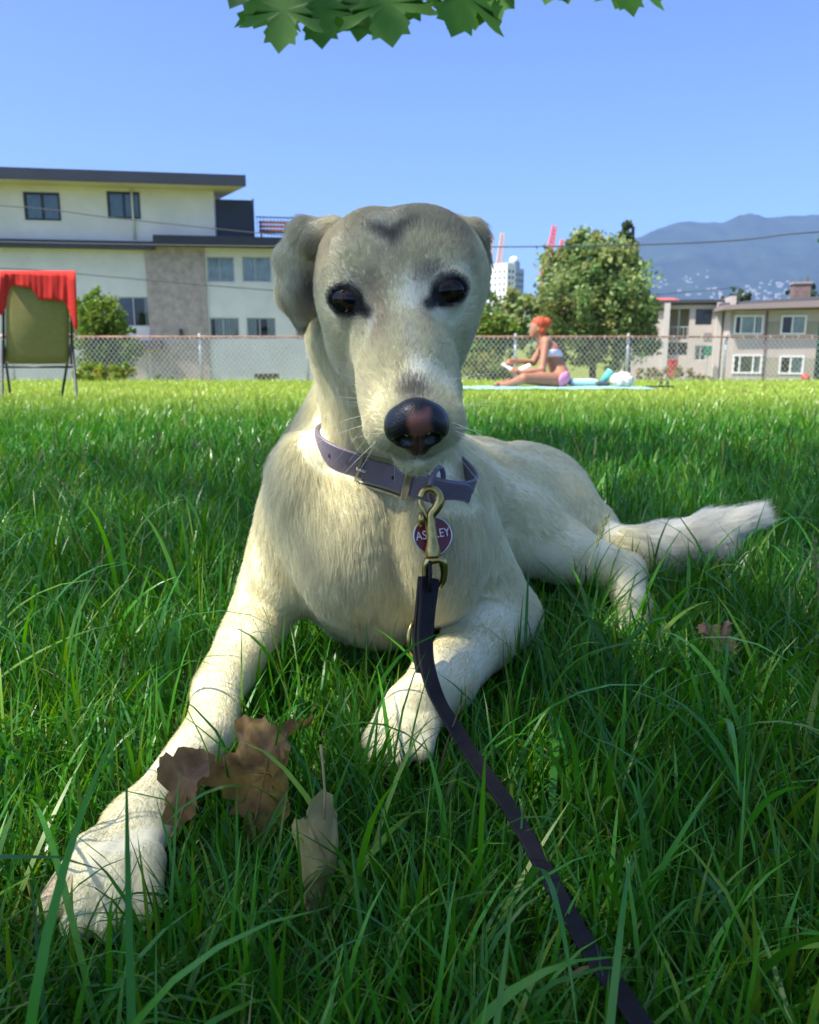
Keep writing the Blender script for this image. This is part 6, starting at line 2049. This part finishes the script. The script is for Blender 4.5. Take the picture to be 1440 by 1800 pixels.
# ================================================================== camping chair with a red towel
def camping_chair():
    z0 = 6.25
    P_ = lambda px, py, dz=0.0: W(px, py, z0 + dz)
    g = float(ground_z(-2.8, 6.2))
    root = empty('camping_chair', (float(W(70, 690, z0)[0]), float(W(70, 690, z0)[1]), g))
    tag(root, 'olive sling camping chair standing in the sun, seen from behind', 'chair')
    m_f = mat('chair_tube', (0.045, 0.045, 0.045), 0.45, metal=0.4)
    m_s = mat('olive_sling', (0.24, 0.22, 0.07), 0.8, noise=0.12, nscale=30)
    m_a = mat('armrest_pad', (0.52, 0.36, 0.28), 0.6)
    # back sling: slightly bellied sheet between the uprights
    n, k = 10, 10
    vv = []
    for side in (0, 1):
        for j in range(k + 1):
            for i in range(n + 1):
                u, t = i / n, j / k
                px = 10 + 112 * u; py = 486 + 150 * t
                belly = 0.035 * math.sin(math.pi * u) * math.sin(math.pi * min(1, t * 1.05))
                dz = -0.16 + 0.26 * t - belly + side * 0.006
                if t > 0.97: py += 4 * math.sin(math.pi * u)
                vv.append(P_(px, py, dz))
    def gi(s, j, i): return s * (n+1) * (k+1) + j * (n+1) + i
    ff = [(gi(0, j, i), gi(0, j, i+1), gi(0, j+1, i+1), gi(0, j+1, i)) for j in range(k) for i in range(n)]
    ff += [(gi(1, j, i), gi(1, j+1, i), gi(1, j+1, i+1), gi(1, j, i+1)) for j in range(k) for i in range(n)]
    for j in range(k): ff += [(gi(0, j, 0), gi(0, j+1, 0), gi(1, j+1, 0), gi(1, j, 0)), (gi(0, j, n), gi(1, j, n), gi(1, j+1, n), gi(0, j+1, n))]
    for i in range(n): ff += [(gi(0, k, i), gi(0, k, i+1), gi(1, k, i+1), gi(1, k, i)), (gi(0, 0, i), gi(1, 0, i), gi(1, 0, i+1), gi(0, 0, i+1))]
    under(mesh_obj('back_sling', np.array(vv), ff, m_s, None, True), root)
    # seat sling
    vv = [P_(10, 637, .10), P_(122, 637, .10), P_(118, 628, .52), P_(14, 628, .52)]; vv += [v + np.array((0, 0, -.012)) for v in vv]
    under(mesh_obj('seat_sling', np.array(vv), [(0, 1, 2, 3), (7, 6, 5, 4), (0, 4, 5, 1), (1, 5, 6, 2), (2, 6, 7, 3), (3, 7, 4, 0)], m_s), root)
    fl = lambda px, dz: np.array((float(W(px, 690, z0 + dz)[0]), float(W(px, 690, z0 + dz)[1]), 0.0)) + np.array((0, 0, float(ground_z(0, float(W(px, 690, z0 + dz)[1]))) + 0.002))
    for px, pf in ((6, 2), (126, 134)):
        under(tube_obj('upright', catmull([P_(px, 484, -.16), P_(px, 560, -.03), P_(px, 640, .10)], 4), 0.012, m_f, None, 8), root)
        under(tube_obj('leg', catmull([P_(px, 596, .05), P_(px + (4 if px > 60 else -2), 640, 0.02), fl(pf, -0.14)], 5), 0.011, m_f, None, 8), root)
        under(tube_obj('leg', catmull([P_(px, 600, .42), P_(px - (8 if px > 60 else -5), 640, .44), fl(px - (19 if px > 60 else -12), .50)], 5), 0.011, m_f, None, 8), root)
        under(tube_obj('arm_tube', [P_(px, 598, .02), P_(px, 594, .48)], 0.011, m_f, None, 8), root)
        v, f = sweep([P_(px, 592, .04), P_(px, 590, .20), P_(px, 590, .46)], [(-.024, -.012), (.024, -.012), (.020, .012), (-.020, .012)], scale=[.8, 1, .8])
        under(mesh_obj('armrest', v, f, m_a, None, True), root)
    under(tube_obj('top_rail', [P_(6, 484, -.16), P_(126, 484, -.16)], 0.012, m_f, None, 8), root)
    under(tube_obj('rear_stretcher', [P_(2, 645, .06), P_(128, 645, .06)], 0.009, m_f, None, 8), root)
    # towel
    tw = []
    NU, NT = 40, 14
    def flap(u):
        return np.interp(u, (0, .06, .10, .14, .42, .50, .56, .84, .90, .94, 1), (70, 74, 40, 20, 26, 44, 46, 48, 60, 96, 100))
    for side_off in (0.0, 0.010):
        for j in range(NT + 1):
            t = j / NT
            for i in range(NU + 1):
                u = i / NU
                px = 0 + 133 * u
                fold = (0.005 * math.sin(u * 31 + 2 * t + 3 * math.sin(u * 7)) + 0.004 * math.sin(u * 83 + 1.3)) * t
                if t < 0.3:           # far side
                    s = (0.3 - t) / 0.3
                    p = P_(px, 481 + 60 * s, -0.118 + side_off * .5 + 0.12 * s)
                elif t < 0.42:        # over the rail
                    a = (t - 0.3) / 0.12
                    p = P_(px, 481 - 4 * math.sin(math.pi * a), -0.118 - 0.075 * a)
                else:
                    s = (t - 0.42) / 0.58
                    p = P_(px + (4 if u > .9 else (-4 if u < .06 else 0)) * s, 481 + flap(u) * s, -0.192 - fold - 0.008 + 0.10 * s * flap(u) / 100 - 0.02 * (u > .9 or u < .08))
                tw.append(p + np.array((0, -side_off * 0.4, side_off * 0.5)))
    m0 = (NU + 1) * (NT + 1)
    gi = lambda s, j, i: s * m0 + j * (NU + 1) + i
    ff = [(gi(0, j, i), gi(0, j, i+1), gi(0, j+1, i+1), gi(0, j+1, i)) for j in range(NT) for i in range(NU)]
    ff += [(gi(1, j, i), gi(1, j+1, i), gi(1, j+1, i+1), gi(1, j, i+1)) for j in range(NT) for i in range(NU)]
    for i in range(NU): ff += [(gi(0, 0, i), gi(1, 0, i), gi(1, 0, i+1), gi(0, 0, i+1)), (gi(0, NT, i), gi(0, NT, i+1), gi(1, NT, i+1), gi(1, NT, i))]
    for j in range(NT): ff += [(gi(0, j, 0), gi(0, j+1, 0), gi(1, j+1, 0), gi(1, j, 0)), (gi(0, j, NU), gi(1, j, NU), gi(1, j+1, NU), gi(0, j+1, NU))]
    o = mesh_obj('beach_towel', np.array(tw), ff, mat('red_terry', (0.62, 0.045, 0.035), 0.95, noise=0.15, nscale=40, spec=0.1), None, True)
    tag(o, 'bright red towel draped over the back of the camping chair', 'towel')
camping_chair()

# ================================================================== person reading on a towel
def reading_person():
    Z = 9.6
    P_ = lambda px, py, dz=0.0: W(px, py, Z + dz)
    m_per_px = Z / 1440
    pr = []
    def c(a, b, ra, rb, k=0.03): pr.append(('c', (np.asarray(a), np.asarray(b), ra, rb), k))
    def e(cn_, r, R=ID3, k=0.03): pr.append(('e', (np.asarray(cn_), r, R), k))
    # pelvis, trunk, chest, neck, head
    c(P_(984, 664, -.02), P_(986, 664, .16), .105, .105, .05)
    c(P_(982, 652, .07), P_(969, 615, .07), .105, .095, .06)
    c(P_(969, 618, -.02), P_(970, 618, .15), .082, .082, .05)
    c(P_(960, 602, -.06), P_(960, 602, .20), .062, .062, .05)
    e(P_(955, 612, .03), (.05, .05, .06), k=.03)
    c(P_(958, 600, .07), P_(949, 587, .07), .055, .048, .03)
    e(P_(945, 577, .07), (.088, .075, .105), k=.02)
    e(P_(939, 584, .07), (.055, .052, .068), k=.02)
    c(P_(932, 583, .07), P_(934, 581, .07), .011, .014, .012)      # nose
    e(P_(936, 590, .07), (.030, .030, .022), k=.015)              # mouth and chin
    e(P_(947, 580, -.012), (.012, .012, .024), k=.008)            # ear
    # near arm: shoulder, elbow, wrist, hand
    c(P_(960, 601, -.08), P_(953, 650, -.14), .050, .040, .02)
    c(P_(953, 650, -.14), P_(918, 655, -.16), .040, .027, .015)
    c(P_(918, 655, -.16), P_(908, 652, -.16), .026, .030, .012)
    for i, (fx, fy) in enumerate(((900, 646), (899, 648.5), (899, 651), (901, 653.5))):
        c(P_(908, 650 + i, -.165), P_(fx + 3, fy + 1, -.175), .0100, .0095, .004); c(P_(fx + 3, fy + 1, -.175), P_(fx, fy + 2.5, -.165), .0095, .0080, .004)
    c(P_(910, 649, -.15), P_(904, 645, -.135), .011, .009, .004)
    # far arm
    c(P_(957, 602, .22), P_(938, 637, .24), .048, .038, .02)
    c(P_(938, 637, .24), P_(904, 634, .14), .036, .026, .015)
    c(P_(904, 634, .14), P_(895, 635, .10), .026, .028, .012)
    for i in range(4):
        c(P_(896, 635 + i, .10 - .012 * i), P_(889, 637 + i, .085 - .012 * i), .010, .0085, .004)
    c(P_(899, 637, .09), P_(893, 641, .08), .010, .009, .004)
    # legs crossed, the feet towards the book side
    c(P_(978, 668, -.06), P_(921, 665, -.30), .088, .060, .03)
    c(P_(921, 666, -.30), P_(893, 675, -.05), .056, .036, .02)
    c(P_(893, 675, -.05), P_(880, 676, .05), .034, .026, .012)
    c(P_(976, 667, .18), P_(928, 662, .36), .088, .060, .03)
    c(P_(928, 663, .36), P_(892, 672, .14), .056, .036, .02)
    c(P_(892, 672, .14), P_(873, 675, .02), .034, .022, .012)
    c(P_(880, 676, .05), P_(870, 677, .03), .026, .018, .012)
    def fn(p):
        d = np.full(len(p), 9.0)
        for kind, a, k in pr: d = smin(d, sd_cone(p, *a) if kind == 'c' else sd_ell(p, *a), k)
        return d
    lo = P_(930, 620, 0) - np.array((.52, .60, .50)); hi = P_(930, 620, 0) + np.array((.58, .60, .50))
    v, q = polygonise(fn, lo, hi, 0.007, 8)
    base = P_(975, 684, .05)
    gz = float(ground_z(base[0], base[1]))
    root = empty('person', (base[0], base[1], gz))
    tag(root, 'person with orange hair in a bikini sitting on a towel reading a book', 'person')
    skin = mat('skin', (0.36, 0.165, 0.095), 0.55, noise=0.08, nscale=20)
    under(mesh_obj('body', v, q, skin, None, True), root)
    # clothing: shells a few millimetres outside the body
    def shell(name, region_fn, m, off=0.007):
        g = lambda p: smax(fn(p) - off, region_fn(p), 0.004)
        vv, qq = polygonise(g, lo, hi, 0.007, 8)
        under(mesh_obj(name, vv, qq, m, None, True), root)
    up_c = P_(968, 618, .07); lowc = P_(984, 664, .07)
    tr_ax = P_(969, 615, .07) - P_(982, 652, .07); tr_ax /= np.linalg.norm(tr_ax)
    shell('bikini_top', lambda p: np.maximum(np.abs((p - P_(970, 624, .07)) @ tr_ax + 0.25 * ((p - up_c)[:, 0])) - 0.036, np.linalg.norm((p - up_c) * np.array((1, .75, 1)), axis=1) - 0.155),
          mat('lilac_fabric', (0.52, 0.46, 0.72), 0.8, noise=0.3, nscale=60, col2=(0.75, 0.72, 0.78)))
    shell('bikini_bottom', lambda p: np.maximum(np.linalg.norm((p - P_(990, 668, .07)) * np.array((1, .62, 1.35)), axis=1) - 0.165, (p[:, 2] - P_(990, 652, .07)[2])), mat('pink_fabric', (0.72, 0.27, 0.42), 0.8), 0.009)
    v_, f_ = sweep(catmull([P_(986, 620, .07), P_(990, 632, .05), P_(989, 645, .04)], 5), strap_prof(0.018, 0.003, 0.0004), up=(1, 0, 0)); under(mesh_obj('back_tie', v_, f_, mat('white_tie', (0.75, 0.75, 0.78), 0.8)), root)
    # hair: cap swept back into a bun, with strands
    hair_m = mat('orange_hair', (0.52, 0.080, 0.020), 0.55, noise=0.5, nscale=60, bump=0.6, bscale=120)
    rng = np.random.default_rng(77)
    def hf(p):
        d = sd_ell(p, P_(948, 570, .07), (.094, .088, .092), ID3)
        d = smin(d, sd_ell(p, P_(961, 567, .07), (.062, .062, .058), ID3), .02)
        d = smin(d, sd_ell(p, P_(952, 582, .07), (.055, .075, .07), ID3), .02)
        # keep the face clear
        fq = (p - P_(932, 588, .07))
        d = smax(d, -(np.linalg.norm(fq * np.array((1, .8, .8)), axis=1) - 0.085), .01)
        return d + 0.004 * np.sin(p[:, 0] * 160 + 3 * np.sin(p[:, 2] * 60)) * np.sin(p[:, 2] * 130 + p[:, 1] * 90)
    hv, hq = polygonise(hf, P_(950, 573, .07) - .2, P_(950, 573, .07) + .2, 0.006, 8)
    under(mesh_obj('hair', hv, hq, hair_m, None, True), root)
    for (ex_, ey_) in ((933.4, 579.5),):
        bm = bmesh.new(); bmesh.ops.create_uvsphere(bm, u_segments=10, v_segments=8, radius=0.011)
        o = bm_obj('eye', bm, mat('eye_dark', (0.03, 0.02, 0.02), 0.2), None, True); o.location = P_(936.5, 579.5, .028); under(o, root)
    # book
    def slab(name, pts, th, m, parent):
        pts = [np.asarray(p) for p in pts]
        n_ = np.cross(pts[1] - pts[0], pts[2] - pts[0]); n_ /= np.linalg.norm(n_)
        if n_[2] < 0: n_ = -n_
        vv = pts + [p - n_ * th for p in pts]
        o = mesh_obj(name, np.array(vv), [(0, 1, 2, 3), (7, 6, 5, 4), (0, 4, 5, 1), (1, 5, 6, 2), (2, 6, 7, 3), (3, 7, 4, 0)], m)
        if parent: under(o, parent)
        return o
    bk_ = empty('open_book', P_(908, 655, 0)); tag(bk_, 'open white book held by the person on the towel', 'book')
    m_pg = mat('book_paper', (0.78, 0.75, 0.68), 0.9)
    slab('left_page', [P_(884, 637, .12), P_(884, 640, -.10), P_(908, 655, -.12), P_(908, 649, .10)], 0.012, m_pg, bk_)
    slab('right_page', [P_(908.4, 649, .10), P_(908.4, 655, -.12), P_(932, 642, -.10), P_(931, 638, .12)], 0.012, m_pg, bk_)
    slab('cover', [P_(882, 639, .13), P_(882, 642.5, -.11), P_(908, 657.5, -.13), P_(908, 651.5, .11)], 0.003, mat('book_cover', (0.55, 0.52, 0.46), 0.7), bk_)
    slab('cover', [P_(908.4, 651.5, .11), P_(908.4, 657.5, -.13), P_(934, 644.5, -.11), P_(933, 640.5, .13)], 0.003, bpy.data.materials['book_cover'], bk_)
    # towel on the lawn, softly wavy
    nx, ny = 40, 12
    vv = []
    for s in (0, 1):
        for j in range(ny + 1):
            for i in range(nx + 1):
                px = 800 + (1132 - 800) * i / nx
                yy = 9.10 + 1.05 * j / ny + (0.10 if px > 1040 else 0.0) * (j / ny)
                xx = float((px - 720) / 1440 * Z) * (1.0)
                zz = float(ground_z(xx, yy)) + 0.055 + 0.008 * math.sin(i * 0.9 + j) * math.sin(j * 0.8 + .5 * i) - s * 0.008
                if i in (0, nx) or j in (0, ny): zz -= 0.015
                vv.append((xx, yy, zz))
    m0 = (nx + 1) * (ny + 1)
    gi = lambda s, j, i: s * m0 + j * (nx + 1) + i
    ff = [(gi(0, j, i), gi(0, j, i+1), gi(0, j+1, i+1), gi(0, j+1, i)) for j in range(ny) for i in range(nx)] + [(gi(1, j, i), gi(1, j+1, i), gi(1, j+1, i+1), gi(1, j, i+1)) for j in range(ny) for i in range(nx)]
    ff += [(gi(0, 0, i), gi(1, 0, i), gi(1, 0, i+1), gi(0, 0, i+1)) for i in range(nx)] + [(gi(0, ny, i), gi(0, ny, i+1), gi(1, ny, i+1), gi(1, ny, i)) for i in range(nx)]
    ff += [(gi(0, j, 0), gi(0, j+1, 0), gi(1, j+1, 0), gi(1, j, 0)) for j in range(ny)] + [(gi(0, j, nx), gi(1, j, nx), gi(1, j+1, nx), gi(0, j+1, nx)) for j in range(ny)]
    o = mesh_obj('picnic_towel', np.array(vv), ff, mat('aqua_towel', (0.34, 0.52, 0.50), 0.95, noise=0.25, nscale=5, col2=(0.22, 0.42, 0.42), spec=0.1), None, True)
    tag(o, 'pale aqua towel spread on the sunny lawn under the reading person', 'towel')
    # folded blanket behind the person
    o = box_obj('folded_cloth', (0, 0, 0), (0.34, 0.3, 0.07), mat('pale_aqua_cloth', (0.42, 0.66, 0.66), 0.95, spec=0.1), None, 0.025)
    b_ = P_(1003, 681, .05); o.location = (b_[0], b_[1], float(ground_z(b_[0], b_[1])) + 0.064)
    tag(o, 'folded pale aqua cloth right behind the back of the reading person', 'cloth')
    # fluffy white bag
    b_ = P_(1093, 681, -.05); gz = float(ground_z(b_[0], b_[1])) + 0.06
    def bagf(p):
        q_ = p - np.array((b_[0], b_[1], gz + 0.07))
        d = sd_ell(p, np.array((b_[0], b_[1], gz + .065)), (.135, .12, .085), ID3)
        d = smin(d, sd_ell(p, np.array((b_[0] + .03, b_[1], gz + .10)), (.08, .08, .05), ID3), .04)
        return d + .010 * np.sin(q_[:, 0] * 62 + 2 * np.sin(q_[:, 2] * 40)) * np.sin(q_[:, 2] * 70 + q_[:, 1] * 50) + .004 * np.sin(q_[:, 0] * 190) * np.sin(q_[:, 2] * 170 + q_[:, 1] * 120)
    vv, qq = polygonise(bagf, np.array((b_[0], b_[1], gz + .06)) - .2, np.array((b_[0], b_[1], gz + .06)) + .2, .008, 8)
    o = mesh_obj('fluffy_bag', vv, qq, mat('white_fleece', (0.72, 0.66, 0.58), 0.95, noise=0.3, nscale=30, bump=0.6, bscale=90, spec=0.1), None, True)
    tag(o, 'fluffy off-white bag lying on the end of the aqua towel', 'bag')
    # tumbler
    t0 = P_(1058, 680, .02); t0 = np.array((t0[0], t0[1], float(ground_z(t0[0], t0[1])) + 0.10)); ax = np.array((0.55, 0.1, 0.72)); ax /= np.linalg.norm(ax)
    root2 = empty('tumbler', t0); tag(root2, 'teal drinking cup tilted against the fluffy bag', 'cup')
    m_t = mat('teal_plastic', (0.10, 0.48, 0.45), 0.4)
    v_, f_ = sweep([t0, t0 + ax * .10, t0 + ax * .15], circle_prof(1, 18), scale=[.036, .044, .047]); under(mesh_obj('cup', v_, f_, m_t, None, True), root2)
    v_, f_ = sweep([t0 + ax * .151, t0 + ax * .165, t0 + ax * .172], circle_prof(1, 18), scale=[.049, .049, .035]); under(mesh_obj('lid', v_, f_, mat('teal_lid', (0.30, 0.62, 0.58), 0.4), None, True), root2)
    # small bag of things between cup and bag
    b2 = P_(1056, 681, -.03); g2 = float(ground_z(b2[0], b2[1])) + .062
    o = box_obj('pouch', (-.05, -.05, 0), (.10, .06, .05), mat('dark_pouch', (0.06, 0.06, 0.065), 0.7), None, 0.018); o.location = (b2[0], b2[1], g2)
    tag(o, 'small dark pouch under the teal cup on the towel', 'pouch')
    # sandals
    for k, (px, dz) in enumerate(((1154, .0), (1166, .06))):
        b3 = P_(px, 684, dz); g3 = float(ground_z(b3[0], b3[1])) + 0.045
        r3 = empty('sandal', (b3[0], b3[1], g3)); tag(r3, ('black sandal on the lawn, the one nearer the towel', 'black sandal on the lawn, the one farther from the towel')[k], 'sandal', 'pair of sandals')
        pts = [(-.04 - .005 * (t > .5), 0, 0) for t in (0, 1)]
        sole = []
        for t in np.linspace(0, 2*math.pi, 25)[:-1]:
            yy = 0.125 * math.sin(t); w_ = 0.040 + 0.008 * math.sin(t)
            sole.append((w_ * math.cos(t), yy))
        nS = len(sole)
        vv = [(b3[0] + y_, b3[1] + x_, g3 + .018) for x_, y_ in sole] + [(b3[0] + y_, b3[1] + x_, g3) for x_, y_ in sole]
        o = mesh_obj('sole', vv, [tuple(range(nS)), tuple(range(2*nS-1, nS-1, -1))] + [(i, i + nS, (i+1) % nS + nS, (i+1) % nS) for i in range(nS)], mat('black_rubber', (0.03, 0.03, 0.03), 0.7)); under(o, r3)
        st_ = catmull([(b3[0] + .04, b3[1] - .045, g3 + .018), (b3[0] + .05, b3[1] - .03, g3 + .055), (b3[0] + .05, b3[1] + .03, g3 + .055), (b3[0] + .04, b3[1] + .045, g3 + .018)], 5)
        v_, f_ = sweep(st_, strap_prof(.03, .004), up=(1, 0, 0)); under(mesh_obj('strap', v_, f_, mat('black_strap', (0.03, 0.03, 0.032), 0.6)), r3)
reading_person()
